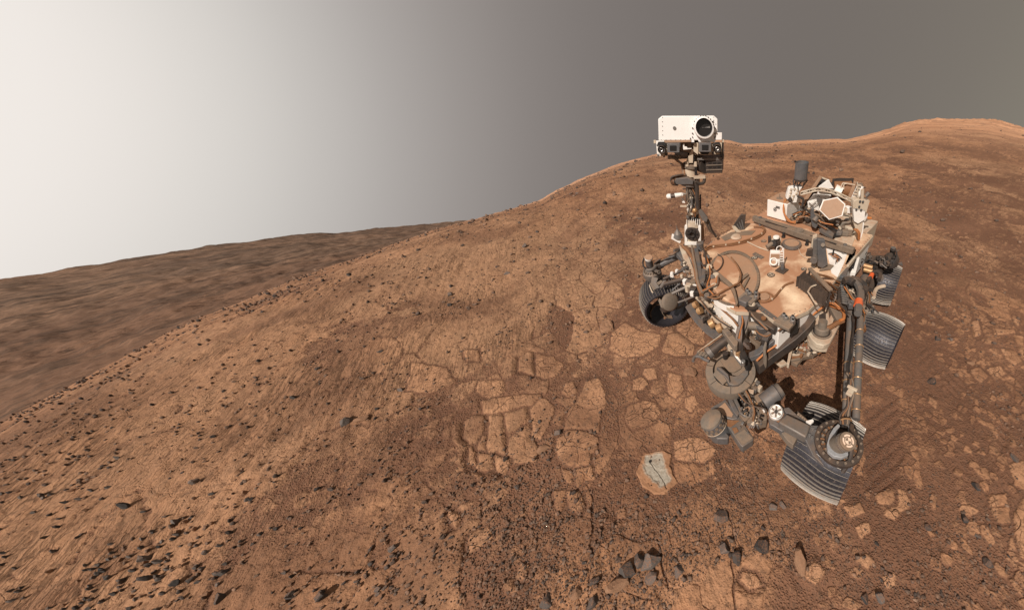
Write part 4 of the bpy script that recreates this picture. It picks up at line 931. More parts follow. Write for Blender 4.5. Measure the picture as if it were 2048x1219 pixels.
mc(432, 805, 660, 46).build('mast_upper_tube', M_HD, mast, .002)
for y in (700, 745, 835, 870): mc(440, y+9, y, 49).build('mast_strap', M_DK if y < 800 else M_CR, mast)
vpm([(398, 835), (470, 845), (480, 915), (400, 905)], .055, .012).build('mast_cover', M_W, mast, .002)
c = m1(460, 885, .06); MB().sphere(c, .022).build('gold_knob', M_GO, mast)
vpm([(345, 785), (365, 790), (380, 825), (355, 820)], .05, .02).build('side_sensor', M_W, mast); vpm([(338, 845), (395, 843), (395, 858), (338, 858)], .04, .01).build('side_tab', M_CR, mast)
MB().cyl(m1(437, 780, .06), m1(437, 835, .06), .014, .010, 12).build('small_motor', M_GM, mast)
# azimuth collar with loop cables
col_ = MB(); a, b = m1(420, 665), m1(420, 605); col_.cyl(a, b, .085, n=28)
collar = col_.build('azimuth_collar', M_GM, mast, .003)
vpm([(300, 618), (400, 612), (445, 640), (445, 668), (310, 668), (290, 650)], .10, .05).build('collar_bracket', M_BG, mast, .003)
for k in range(5): MB().tube([m1(372+4*k, 585, .06), m1(320, 590+5*k, .09-.01*k), m1(268+5*k, 606, .1-.012*k), m1(262+6*k, 640, .1), m1(275+6*k, 668, .09), m1(300+4*k, 672, .05)], .0075).build('loop_cable', M_CB if k % 2 else M_DK, mast)
for k in range(4): MB().tube([m1(250+14*k, 440, .04-.02*k), m1(310, 458+4*k, .04), m1(348+5*k, 500, .04-.01*k), m1(360+4*k, 555, .03), m1(374, 590, .06)], .008).build('harness_cable', M_CB if k % 2 else M_BR, mast)
MB().tube([m1(470, 640, .09), m1(500, 660, .08), m1(535, 650, .06), m1(542, 610, .03), m1(530, 595, .0)], .014).build('collar_hose', M_DK, mast)
MB().bar(m1(450, 602, .06), m1(548, 600, .04), .05, .022).build('collar_plate', M_CR, mast)
MB().tube([m1(470, 655, .075), m1(480, 700, .075), m1(482, 780, .075), m1(488, 870, .075)], .017, sm=4).build('black_hose', M_DK, mast)
vpm([(488, 870), (520, 885), (570, 950), (560, 985), (525, 970), (495, 910)], .08, .02).build('hose_bracket', M_GM, mast, .002)
for k in range(4): MB().tube([m1(545+8*k, 960, .05-.01*k), m1(560+8*k, 1000, .03), m1(585+6*k, 1050, .0), m1(640, 1095+4*k, -.03)], .012).build('base_hose', M_DK if k % 2 else M_BR, mast)
vpm([(505, 990), (540, 980), (552, 1090), (530, 1140), (505, 1140)], .0, .03).build('base_shield', M_TAN, mast, .003)
k_ = MB()
for y in range(760, 900, 22): k_.prism([m1(*p, .02) for p in [(500, y), (512, y), (512, y+12), (500, y+12)]], -NV*.03)
k_.build('clip_stack', M_BK, mast)
# neck and pylon
mc(428, 592, 520, 58, 0, 50).build('neck', M_CR, mast, .003); mc(430, 524, 490, 66).build('neck_flange', M_HD, mast, .003)
for s_ in (-1, 1): vpm([(430+s_*35-14, 520), (430+s_*35+14, 520), (430+s_*35+10, 480), (430+s_*35-10, 480)], .07, .02).build('neck_lug', M_CR, mast, .002)
vpm([(435, 370), (448, 370), (446, 488), (380, 490), (395, 455)], .05, .03).build('pylon', M_CR, mast, .002)
k_ = MB()
for y in range(380, 490, 13): k_.prism([m1(*p, .04) for p in [(446, y), (462, y), (462, y+7), (446, y+7)]], -NV*.02)
k_.build('cable_tie_strip', M_BK, mast); k_ = MB()
for y in range(525, 590, 12): k_.prism([m1(*p, .065) for p in [(458, y), (480, y), (480, y+7), (458, y+7)]], -NV*.02)
k_.build('cable_tie_strip', M_BK, mast)
mc(340, 430, 385, 45, -.05).build('elevation_motor', M_HD, mast); MB().cyl(m1(300, 405, -.02), m1(410, 400, -.02), .045, n=22).build('elevation_drum', M_GM, mast, .002)
k_ = MB()
for i in range(5): k_.cyl(m1(245+22*i, 420, .02), m1(247+22*i, 452, .02), .014, n=10)
k_.build('connector_row', M_BR, mast)
MB().obox(m1(470, 400, -.04), RH*.05, NV*.04, Vector((0, 0, .09))).build('neck_core', M_BR, mast)
# wind sensor boom
bm_ = MB().cyl(m1(245, 768, .10), m1(262, 766, .10), .021, n=18).sphere(m1(243, 768, .10), .022).build('boom_tip', M_W, mast)
MB().cyl(m1(258, 766, .10), m1(298, 762, .095), .018, n=16).build('boom_band', M_DK, mast); MB().cyl(m1(294, 762, .095), m1(350, 752, .08), .020, .016, 16).cyl(m1(350, 752, .08), m1(385, 748, .04), .016, .004, 12).build('boom_arm', M_W, mast)
# deployment hinge bits at the lower left of the mast
k_ = vpm([(268, 1088), (285, 1092), (345, 1145), (335, 1165), (262, 1125)], .10, .02).build('hinge_arm', M_W, mast, .003)
MB().cyl(m1(320, 1110, .08), m1(318, 1080, .08), .045, .035, 22).cyl(m1(318, 1080, .08), m1(313, 1045, .08), .035, .008, 18).cyl(m1(313, 1045, .08), m1(307, 1010, .08), .006, .002, 8).build('horn_antenna', M_GM, mast)
MB().cyl(m1(505, 1219, .12), m1(505, 1155, .12), .034, n=20).build('latch_cylinder', M_BG, mast, .003)

# camera head, facing the viewer
HP = Vector(VP(1380, 262, mb, .08)); HN = (Vector(CAM)-HP).normalized()
def h8(X, Y, off=0.0): return PP(*Z8(X, Y), HP+HN*off, HN)
def hpl(pts, off, t): return MB().prism([h8(*p, off) for p in pts], -HN*t)
head = hpl([(190, 150), (280, 78), (1480, 72), (1572, 150), (1572, 640), (1500, 648), (200, 650)], 0, .26).build('camera_head', M_HEAD, R, .006)
hpl([(1525, 465), (1672, 465), (1672, 640), (1525, 640)], .012, .16).build('side_box', M_HEAD, head, .003)
hpl([(330, 655), (960, 640), (960, 690), (330, 705)], .012, .20).build('base_plate', M_TAN, head, .002)
hpl([(965, 615), (1025, 615), (1025, 690), (965, 690)], .02, .02).build('corner_tab', M_HEAD, head)
cL = h8(1250, 352, .0)
s8 = FPX*11.61/project(cL)[2]
hpl([(1035, 430), (1475, 430), (1475, 615), (1520, 620), (1520, 688), (1130, 688), (1100, 600), (1045, 490)], .0035, .01).build('lens_shroud', M_HEAD, head, .003)
up_h = HN.cross(RH).normalized()*-1
dr = MB().lathe(cL, HN, [(185/s8, 0), (235/s8, 0), (235/s8, .03), (222/s8, .055), (190/s8, .058), (182/s8, .03)], 56).build('lens_barrel', M_HEAD, head)
MB().cyl(cL+HN*.006, cL+HN*.014, 183/s8, n=48).build('main_lens', M_GL, head)
MB().torus(cL+HN*.045, HN, 182/s8, .0035, 48).build('lens_ring', M_BK, head)
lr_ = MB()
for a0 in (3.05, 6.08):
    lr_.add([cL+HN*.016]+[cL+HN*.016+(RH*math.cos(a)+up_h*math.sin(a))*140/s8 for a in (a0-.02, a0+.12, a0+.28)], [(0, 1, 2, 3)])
lr_.build('painted_lens_reflection', M_GM, head)  # grey wedges put on the glass in place of a reflection
k_ = MB()
for i in range(12): a = 3.4+i*.26; p = cL+HN*.04+(RH*math.cos(a)+up_h*math.sin(a))*228/s8; k_.cyl(p, p+HN*.012, .005, n=8)
for p in [(1175, 112), (1255, 112), (1335, 115), (1038, 212), (1465, 212), (988, 362), (1512, 368), (988, 485), (1510, 488), (988, 575), (940, 605), (1505, 575)]:
    q = h8(*p, .0); k_.cyl(q, q+HN*.008, .0052, n=8)
for p in [(288, 110), (288, 215), (290, 318), (292, 422), (294, 522), (1480, 110), (1525, 270), (1480, 180)]+[(260+i*112, 638) for i in range(7)]:
    q = h8(*p, 0); k_.cyl(q, q+HN*.003, .0028, n=6)
k_.build('head_screws', M_DK, head)
q = h8(570, 365, 0); MB().cyl(q, q+HN*.004, 38/s8, n=24).build('grey_dot', M_GM, head)
# lower camera bar
def plate(pts, off, t, nm, m_, bv=.002): return hpl(pts, off, t).build(nm, m_, head, bv)
plate([(140, 655), (330, 655), (330, 700), (250, 700), (225, 830), (255, 1010), (165, 1015)], .01, .02, 'camera_mount', M_W)
plate([(155, 705), (400, 715), (410, 1005), (170, 1010)], .0, .02, 'camera_mount', M_CR)
plate([(1420, 700), (1670, 700), (1672, 970), (1200, 985), (1130, 950), (1130, 700)], .0, .02, 'camera_mount', M_CR)
plate([(85, 640), (135, 640), (135, 720), (85, 720)], .0, .03, 'edge_bracket', M_CR); plate([(1672, 625), (1720, 625), (1720, 700), (1680, 700)], .0, .03, 'edge_bracket', M_CR)
plate([(1672, 700), (1715, 710), (1708, 1110), (1660, 1110)], -.02, .12, 'side_cover', M_DK)
plate([(700, 700), (1130, 695), (1130, 1010), (700, 870)], -.06, .10, 'back_frame', M_BR)
plate([(1015, 700), (1120, 700), (1115, 985), (1010, 900)], -.02, .03, 'centre_web', M_CR)
plate([(765, 720), (800, 720), (800, 790), (850, 790), (870, 830), (970, 830), (960, 850), (770, 870)], -.01, .03, 'step_bracket', M_W)
for x0, y0, x1, y1 in ((400, 718, 683, 930), (1138, 700, 1420, 915)):
    fr = plate([(x0, y0), (x1, y0-5), (x1, y1), (x0, y1)], .05, .09, 'camera_hood', M_BG, .002); fr.name = 'camera_hood'
    xa, ya, xb, yb = ((460, 768, 612, 885) if x0 < 500 else (1205, 752, 1355, 870))
    hpl([(xa, ya), (xb, ya), (xb, yb), (xa, yb)], .0545, .003).build('camera_window', M_GL, head)
plate([(1170, 922), (1380, 925), (1350, 975), (1200, 975)], .012, .01, 'painted_hood_shadow', M_BK)  # black plate added as the shadow below the camera hood
for X, Y in ((280, 860), (1560, 838)):
    q = h8(X, Y, .01); r = 95/s8
    o_ = MB().lathe(q, HN, [(r, -.01), (r, .025), (r*.85, .035), (r*.75, .015), (.001, .012)], 32).build('navigation_camera', M_DK, head)
    q2 = h8(X-20 if X < 500 else X, Y, .03); MB().torus(q2, HN, 34/s8, .0032, 22).build('camera_lens_rim', M_SI, head); MB().cyl(q2-HN*.008, q2, 32/s8, n=20).build('camera_lens', M_GL, head)
plate([(190, 680), (330, 680), (370, 720), (370, 790), (310, 760), (200, 770), (170, 740)], .022, .03, 'camera_top', M_BK)
plate([(1450, 740), (1530, 690), (1620, 690), (1640, 770), (1540, 765), (1470, 790)], .022, .03, 'camera_top', M_BK)
k_ = MB()
for p in [(195, 985), (378, 975), (1462, 945), (1640, 945), (185, 760), (360, 750)]: q = h8(*p, .002); k_.cyl(q, q+HN*.008, .010, n=10)
k_.build('mount_bolts', M_DK, head)
plate([(280, 1005), (355, 1010), (330, 1055)], .0, .02, 'mount_foot', M_BR)
# louvred electronics box under the head at the right
def m1b(pts, off, t, nm, m_, bv=.002): return vp(Z1, pts, mb, off, t).build(nm, m_, head, bv)
eb = m1b([(550, 470), (695, 455), (692, 572), (555, 575)], .05, .14, 'electronics_box', M_DK, .003)
m1b([(480, 450), (700, 440), (700, 470), (480, 465)], .05, .12, 'box_lid', M_GM)
for r_ in range(2):
    for c__ in range(3): m1b([(575+38*c__, 482+35*r_), (602+38*c__, 481+35*r_), (602+38*c__, 492+35*r_), (575+38*c__, 494+35*r_)], .054, .006, 'louvre', M_BK, 0)
for y in (505, 545): m1b([(556, y), (692, y-5), (692, y+2), (556, y+7)], .058, .006, 'louvre_rib', M_HD, 0)
MB().cyl(m1(548, 518, .02), m1(500, 520, -.02), .055, .04, 22).build('box_fan', M_DK, head)
m1b([(498, 560), (555, 540), (540, 575)], .0, .02, 'box_strut', M_CR, 0)
# ------------------------------------------------------------------ rear equipment
bF, bL_, bR = D(1572, 441, 1.10), D(1532, 431, 1.10), D(1596, 426, 1.10)
x0, x1 = bF.x-.30, bF.x; y0, y1 = bL_.y, bF.y
wb = MB().box(((x0+x1)/2, (y0+y1)/2, 1.185), x1-x0, y1-y0, .19).build('instrument_box', M_W, R, .006)
MB().box(((x0+x1)/2, (y0+y1)/2, 1.283), x1-x0-.01, y1-y0-.01, .006).build('dusty_lid', M_TAN, wb, .002)
c = Vector((x1-.09, y0+.10, 1.286)); MB().cyl(c, c+Vector((0, 0, .006)), .035, n=20).cyl(c, c+Vector((0, 0, .05)), .004, n=8).build('inlet_cap', M_HD, wb)
c = Vector((x1-.26, y0+.08, 1.286)); MB().cyl(c, c+Vector((0, 0, .10)), .002, n=6).build('thin_rod', M_SI, wb)
c = Vector((x1+.002, y0+.105, 1.19)); g_ = MB().cyl(c-Vector((.003, 0, 0)), c+Vector((.002, 0, 0)), .021, n=20).build('round_mark', M_BK, wb)
MB().ring(c+Vector((.0025, 0, 0)), (1, 0, 0), .011, .014, .001, 20).box(c+Vector((.003, 0, 0)), .001, .016, .003).build('mark_symbol', M_W, wb) if False else MB().ring(c+Vector((.0025, 0, 0)), (1, 0, 0), .010, .0135, .001, 20).build('dusty_mark_ring', M_W, wb)
MB().box((x1+.004, y0+.14, 1.225), .008, .05, .022).build('vent_block', M_GM, wb, .002)
for k in range(4): MB().tube([Vector((x1-.12+.012*k, y1-.08, 1.29)), Vector((x1-.05+.010*k, y1-.05, 1.285)), Vector((x1+.015+.004*k, y1-.02, 1.20)), Vector((x1+.03, y1+.04+.01*k, 1.12)), Vector((x1-.0, y1+.12, 1.10+.008*k))], .009).build('gold_cable', M_OC if k % 2 else M_GO, wb)
# antenna can on its legs, on the white bracket tower
cb = D(1592, 430, 1.12)
def m2(X, Y, off=0.0, base=None): return VP(*Z2(X, Y), base or cb, off)
s2 = mpx(m2(740, 250))*6.096
can = MB().lathe(m2(738, 350), (0, 0, 1), [(.001, 0), (80/s2, 0), (80/s2, (m2(738, 148)-m2(738, 350)).length), (76/s2, (m2(738, 148)-m2(738, 350)).length), (74/s2, (m2(738, 148)-m2(738, 350)).length-.02), (.001, (m2(738, 148)-m2(738, 350)).length-.02)], 36).build('antenna_can', M_BG, R)
MB().ring(m2(738, 365), (0, 0, 1), 60/s2, 84/s2, .018, 36).build('can_foot_ring', M_DK, can)
k_ = MB(); zt = m2(738, 362); zb = m2(712, 452)
for i in range(6): a = i*1.047; k_.cyl(zt+Vector((math.cos(a), math.sin(a), 0))*.10*.75, zb+Vector((math.cos(a+.5), math.sin(a+.5), 0))*.05, .0065, n=8)
k_.build('can_legs', M_DK, can)
MB().cyl(m2(672, 130), m2(672, 150), .01, n=10).build('can_clip', M_BK, can)
tw = vp(Z2, [(595, 470), (760, 450), (720, 510), (690, 640), (640, 645), (560, 590), (580, 520)], cb, .02, .09).build('bracket_tower', M_W, can, .004)
for p in [(625, 480), (665, 475), (705, 490), (610, 560), (655, 560), (640, 600), (690, 530), (620, 520)]:
    q = m2(*p, .022); MB().box(q, .02, .02, .02).build('tower_block', M_CR, can, .002)
MB().lathe(m2(610, 600, .04), NV, [(.012, 0), (.022, 0), (.022, .02), (.012, .02)], 18, close=True).build('tower_bearing', M_DK, can)
# radioisotope generator and its exchanger plates
rb = D(1650, 440, 1.12); rb2 = rb+Vector((-.10, .0, 0))
def m3(X, Y, off=0.0): return VP(*Z2(X, Y), rb, off)
rt = MB().cyl(m3(1130, 480, -.16), m3(1340, 480, -.16), .09, n=28).build('power_generator', M_CB, R, .004)
k_ = MB()
for i in range(10): a = i*.628; k_.bar(m3(1130, 480, -.16)+Vector((math.cos(a)*.6, -math.cos(a)*.4, math.sin(a)))*.10, m3(1340, 480, -.16)+Vector((math.cos(a)*.6, -math.cos(a)*.4, math.sin(a)))*.10, .006, .04)
k_.build('generator_fins', M_DK, rt)
def r3(pts, off, t, nm, m_, bv=.002, par=R): return vp(Z2, pts, rb, off, t).build(nm, m_, par, bv)
ep = r3([(1000, 330), (975, 320), (740, 660), (775, 690), (830, 600)], -.10, .03, 'exchanger_plate', M_TAN)
r3([(1003, 345), (1040, 370), (1100, 385), (940, 520), (800, 690), (775, 680)], -.20, .02, 'plate_side', M_DK, .002, ep)
r3([(1000, 330), (1060, 355), (1100, 370), (1098, 380), (1000, 348)], -.10, .02, 'plate_lip', M_CR, .002, ep)
r3([(1420, 390), (1395, 385), (1320, 560), (1345, 590), (1375, 570)], -.06, .03, 'exchanger_plate', M_TAN)
for a, b_, w_ in (((1450, 430), (1370, 600), .02), ((1485, 440), (1420, 600), .024)): MB().cyl(m3(*a, -.04), m3(*b_, -.02), w_, n=14).build('white_tube', M_W, R)
for k in range(5): y = 430+k*36; MB().cyl(m3(1430-k*16, y, .0), m3(1478-k*16, y+4, .0), .008, n=8).build('tube_clip', M_CR, R)
MB().tube([m3(1215, 500, -.05), m3(1250, 410, -.08), m3(1290, 405, -.08), m3(1400, 425, -.06)], .006).tube([m3(1265, 480, -.05), m3(1268, 420, -.07), m3(1300, 410, -.07)], .005).build('handle_tube', M_CR, R)
MB().tube([m3(1430, 420, -.04), m3(1480, 410, -.04), m3(1495, 450, -.04), m3(1500, 520, -.02)], .008).build('elbow_tube', M_BR, R)
wp = r3([(1080, 360), (1145, 470), (1010, 475), (960, 450)], -.06, .02, 'white_panel', M_W)
r3([(960, 450), (1170, 465), (1120, 560), (940, 560)], -.14, .02, 'white_panel', M_W); r3([(905, 540), (1110, 550), (1080, 640), (1000, 660), (960, 740), (820, 640)], -.06, .02, 'white_panel', M_W)
r3([(830, 650), (900, 620), (965, 690), (960, 740), (830, 700)], .0, .05, 'white_panel', M_W); r3([(1290, 540), (1345, 520), (1345, 600), (1270, 590)], -.1, .03, 'white_panel', M_W)
r3([(935, 590), (950, 570), (1010, 600), (960, 700)], -.03, .02, 'grey_panel', M_GM)
MB().cyl(m3(1150, 480, -.1), m3(1230, 520, -.08), .055, n=22).build('white_drum', M_W, R, .003)
k_ = MB(); k_.tube([m3(840, 640, .02), m3(900, 690, .02), m3(960, 650, .02)], .004, sm=1).tube([m3(850, 690, .02), m3(940, 620, .02)], .004, sm=1).build('panel_braces', M_HD, wp)
# lattice arch
arch = [(740, 530), (850, 500), (950, 480), (1070, 495), (1180, 530), (1280, 575), (1370, 620)]
k_ = MB(); up = [m3(X, Y-18, .03) for X, Y in arch]; lo_ = [m3(X, Y+18, .03) for X, Y in arch]
k_.tube(up, .007, 6).tube(lo_, .007, 6)
for i in range(len(arch)-1): k_.tube([up[i], lo_[i+1]], .004, 5, 1).tube([lo_[i], up[i+1]], .004, 5, 1).tube([up[i], lo_[i]], .004, 5, 1)
la = k_.build('lattice_arch', M_CR, R)
MB().prism([m3(X, Y-16, .02) for X, Y in arch[:5]]+[m3(X, Y+16, .02) for X, Y in reversed(arch[:5])], -NV*.006).build('arch_web', M_HD, la)
# hexagonal antenna on its gimbal
hb = D(1668, 450, 1.12)
hc = VP(*Z2(1125, 712), hb, .12); hn = (Vector(CAM)-hc).normalized()
def h2(X, Y, off=0.0): return PP(*Z2(X, Y), hc+hn*off, hn)
hx = [(1010, 610), (1190, 572), (1288, 660), (1250, 803), (1085, 852), (963, 730)]
hga = MB().prism([h2(*p) for p in hx], -hn*.035).build('hexagonal_antenna', M_W, R, .003)
cxh, cyh = 1128, 707; inn = [(cxh+(x-cxh)*.90, cyh+(y-cyh)*.90) for x, y in hx]
MB().prism([h2(*p, .0035) for p in inn], -hn*.005).build('antenna_face', M_TAN, hga)
MB().cyl(h2(1125, 712, -.03), h2(1290, 740, -.08), .035, n=18).build('antenna_arm', M_CR, hga)
gm = vp(Z2, [(1285, 710), (1330, 700), (1420, 730), (1420, 780), (1270, 770)], hb, .10, .06).build('gimbal_block', M_W, R, .004)
MB().cyl(VP(*Z2(1480, 800), hb, .08), VP(*Z2(1400, 830), hb, .06), .05, n=22).build('gimbal_drum', M_SI, gm)
MB().lathe(VP(*Z2(1490, 810), hb, .1), NV+RH*.5, [(.03, 0), (.05, 0), (.05, .02), (.03, .02)], 20, close=True).build('gimbal_ring', M_W, gm)
MB().cyl(VP(*Z2(1540, 830), hb, .08), VP(*Z2(1600, 832), hb, .08), .02, .013, 14).build('orange_connector', M_OC, gm)
MB().tube([VP(*Z2(*p), hb, .12) for p in [(1440, 850), (1460, 880), (1520, 875), (1560, 840)]], .008).build('gimbal_cable', M_BR, gm)
MB().tube([VP(*Z2(*p), hb, .12) for p in [(1230, 930), (1260, 890), (1330, 880), (1360, 850), (1340, 810)]], .013).build('gimbal_hose', M_HD, gm)
vp(Z2, [(1190, 980), (1230, 950), (1290, 960), (1240, 1070), (1225, 1070), (1220, 1030), (1190, 1010)], hb, .14, .02).build('clevis', M_GM, gm, .002)
MB().lathe(VP(*Z2(1350, 935), hb, .1), (0, 0, 1), [(.001, .02), (.06, .02), (.065, .01), (.065, -.01), (.001, -.01)], 28).build('gimbal_disc', M_CR, gm)
# right hand service tower
tb2 = D(1722, 480, 1.08)
def tw2(pts, off, t, nm, m_, par=R): return vp(Z2, pts, tb2, off, t).build(nm, m_, par, .003)
st = tw2([(1390, 620), (1440, 600), (1585, 620), (1560, 700), (1545, 760), (1380, 720), (1375, 660)], 0, .08, 'service_tower', M_CR)
tw2([(1380, 700), (1530, 730), (1520, 850), (1440, 900), (1390, 870)], .0, .06, 'tower_front', M_W, st)
for p in [(1465, 625), (1500, 630), (1420, 725), (1478, 730), (1455, 690)]: MB().cyl(VP(*Z2(*p), tb2, .01), VP(*Z2(*p), tb2, -.01), .010, n=12).build('tower_port', M_BK, st)
for p, q, r_, mt in [((1490, 600), (1492, 480), .016, M_CR), ((1450, 610), (1500, 500), .006, M_BR), ((1540, 600), (1545, 520), .008, M_SI), ((1520, 640), (1580, 655), .008, M_OC), ((1535, 560), (1575, 520), .02, M_GM), ((1440, 600), (1430, 390), .006, M_CR)]:
    MB().cyl(VP(*Z2(*p), tb2, -.02), VP(*Z2(*q), tb2, -.02), r_, n=12).build('service_tube', mt, st)
tw2([(1380, 870), (1440, 900), (1500, 880), (1500, 960), (1440, 1130), (1370, 1180), (1340, 1100), (1420, 1000)], -.02, .05, 'tower_wall', M_CR, st)
tw2([(1500, 880), (1515, 890), (1500, 1010), (1440, 1180), (1425, 1180), (1490, 990)], .0, .02, 'tower_edge', M_W, st)
for k in range(4): MB().tube([VP(*Z2(1380+14*k, 960, ), tb2, .03), VP(*Z2(1430+10*k, 1010), tb2, .04), VP(*Z2(1440+6*k, 1090), tb2, .03)], .007).build('tower_cable', M_OC if k % 2 else M_CB, st)
# clutter between bar and generator: pipes, brackets, black cradle
k_ = MB()
for i, pts in enumerate([[(720, 640), (790, 720), (760, 820), (680, 850)], [(740, 690), (830, 740), (870, 800), (820, 870)], [(900, 860), (1000, 820), (1080, 860), (1200, 960)], [(960, 900), (1040, 870), (1150, 930), (1240, 1000)], [(700, 560), (770, 600), (760, 680)], [(880, 770), (960, 800), (1040, 870)]]):
    MB().tube([VP(*Z2(*p), D(1628, 452, 1.1), -.05+.02*i) for p in pts], .012).build('rear_hose', (M_CB, M_DK, M_BR)[i % 3], R)
cr = vp(Z2, [(870, 720), (900, 700), (905, 780), (940, 830), (950, 920), (920, 960), (880, 930), (860, 830)], D(1630, 460, 1.1), .05, .03).build('cradle_arm', M_BG, R, .003)
MB().cyl(VP(*Z2(900, 870), D(1630, 460, 1.1), .06), VP(*Z2(930, 820), D(1630, 460, 1.1), .03), .03, n=18).build('cradle_motor', M_GM, cr)
hp(Z2, [(965, 960), (1030, 925), (1150, 1015), (1130, 1050), (1040, 1010)], 1.16, .03).build('grey_ramp', M_GM, R, .002)
hp(Z2, [(930, 900), (1180, 960), (1230, 1040), (1150, 1050), (1000, 960)], 1.12, .02).build('dark_pan', M_BK, R)
hp(Z2, [(1180, 1060), (1420, 1020), (1370, 1150), (1150, 1080)], 1.10, .02).build('yellow_panel', M_CR, R)
hp(Z2, [(600, 800), (800, 800), (980, 880), (940, 930), (760, 860), (640, 850)], 1.115, .03).build('rear_plate', M_BR, R, .003)
for i, p in enumerate([(690, 800), (750, 830), (800, 790), (850, 840), (730, 760), (1010, 860), (1090, 890), (1180, 880), (1240, 900), (1300, 870), (1320, 960), (1280, 1000), (1220, 1010), (1340, 1010)]):
    q = D(*Z2(*p), 1.13); w_ = .025+.02*((i*37) % 10)/10
    MB().obox(q, Vector((w_, .01*(i % 3), 0)), Vector((-.01, w_*.7, .0)), Vector((0, 0, w_*(.5+.1*(i % 5))))).build('rear_block', (M_CR, M_HD, M_GM, M_BR, M_SI)[i % 5], R, .004)

# ------------------------------------------------------------------ wheels
def wheel(c, yaw, wd=.40, r=.262):
    c = Vector(c)
    Mx = Matrix.Translation(c) @ Matrix.Rotation(math.radians(yaw), 4, 'Z')
    ax = Vector((0, 1, 0))
    def crown(y): return r-.030*(y/(wd/2))**2
    ys = [(-.5+i/12)*wd for i in range(13)]
    prof = [(crown(y), y) for y in ys]+[(crown(ys[-1])-.016, ys[-1])]+[(crown(y)-.011, y) for y in reversed(ys[1:-1])]+[(crown(ys[0])-.016, ys[0])]
    w_ = MB().lathe((0, 0, 0), ax, prof, 96, close=True).build('wheel', M_WH, R); w_.matrix_world = Mx
    g = MB(); a_, b_, c_ = frame(ax)
    for k in range(48):
        t = 2*math.pi*k/48; vs = []; n = 11
        for i in range(n):
            y = (-.5+i/(n-1))*wd*.99; tt = t+.035*math.sin(y/wd*math.pi*2)+.02*(y/wd)
            for dt, dr_ in ((-.0046, -.002), (-.0028, .010), (.0028, .010), (.0046, -.002)):
                rr_ = crown(y)+dr_; vs.append((a_*math.cos(tt+dt)+b_*math.sin(tt+dt))*rr_+c_*y)
        fs = [(i*4+j, i*4+j+1, i*4+j+5, i*4+j+4) for i in range(n-1) for j in range(3)]+[(0, 1, 2, 3), ((n-1)*4, (n-1)*4+1, (n-1)*4+2, (n-1)*4+3)]
        g.add(vs, fs)
    def ch(m_, nm, mt, bv=0): q = m_.build(nm, mt, w_, bv); return q
    ch(g, 'tread_ribs', M_RIB)
    ch(MB().cyl((0, -.07, 0), (0, .07, 0), .055, n=24).cyl((0, -.09, 0), (0, .09, 0), .035, n=20), 'hub', M_DK, .003)
    s_ = MB()
    for k in range(6):
        t = k*math.pi/3; pts = []
        for i in range(7):
            u_ = i/6; rr_ = .05+u_*(r-.07); tt = t+.75*u_*u_; pts.append((a_*math.cos(tt)+b_*math.sin(tt))*rr_+c_*(.05*math.sin(u_*2)))
        for i in range(6): s_.bar(pts[i], pts[i+1], .05, .006, up=pts[i].normalized().cross(c_))
    ch(s_, 'spokes', M_BR)
    return w_
WLF = wheel(D(1647, 898, .285), 4, .42, .285); WLM = wheel(D(1754, 678, .262), 0, .36); WLR = wheel(D(1764, 566, .262), 8, .34)
WRF = wheel((.75, -1.16, .262), -32); WRM = wheel((-.35, -1.18, .262), 0); WRR = wheel((-1.25, -1.12, .262), 0)

# ------------------------------------------------------------------ left suspension
pA, pB = D(1703, 600, .93), D(1691, 858, .74); pC, pD = D(1722, 612, .95), D(1712, 838, .76)
rk = MB().cyl(pA, pB, .031, .026, 24).build('rocker_tube', M_GM, R); MB().cyl(pC, pD, .027, .024, 24).build('rocker_tube', M_GM, R)
MB().tube([D(*Z7(*p), .97) for p in [(632, 650), (640, 760), (628, 880), (622, 990), (600, 1100), (612, 1200)]], .007).build('rocker_cable', M_BK, rk)
k_ = MB()
for t in (.12, .27, .42, .57, .7, .83, .94):
    p, q = along(pA, pB, t), along(pC, pD, t); d_ = (pB-pA).normalized(); k_.torus(q, d_, .029, .003, 20, 6)
    if t > .5: k_.torus(p, d_, .031, .003, 20, 6)
k_.build('cable_ties', M_GO, rk)
MB().bar(D(*Z7(590, 560), 1.0), D(*Z7(690, 560), 1.0), .06, .05).build('rocker_clamp', M_BG, rk, .004)
c = D(*Z7(633, 545), 1.03); MB().cyl(c-Vector((0, 0, .02)), c+Vector((0, 0, .015)), .016, n=12).build('clamp_bolt', M_SI, rk)
for i, (pts, z, r_) in enumerate([([(560, 345), (620, 342), (670, 380), (700, 440), (702, 500), (685, 570), (680, 640)], 1.05, .030), ([(620, 330), (680, 350), (730, 390), (745, 430), (725, 445)], 1.06, .026), ([(555, 355), (600, 350), (640, 372)], 1.07, .03), ([(760, 355), (790, 320), (800, 290), (840, 275), (870, 300), (860, 350)], .98, .017), ([(795, 345), (800, 390), (785, 430)], .95, .022)]):
    h_ = cab(Z7, pts, z, r_, M_DK if i != 0 else M_GM, 'pivot_hose')
for p, q, z in (((688, 530), (680, 575), 1.05), ((801, 297), (790, 322), .985)): MB().cyl(D(*Z7(*p), z), D(*Z7(*q), z), .0325 if z > 1 else .020, n=22).build('orange_band', M_OR, R)
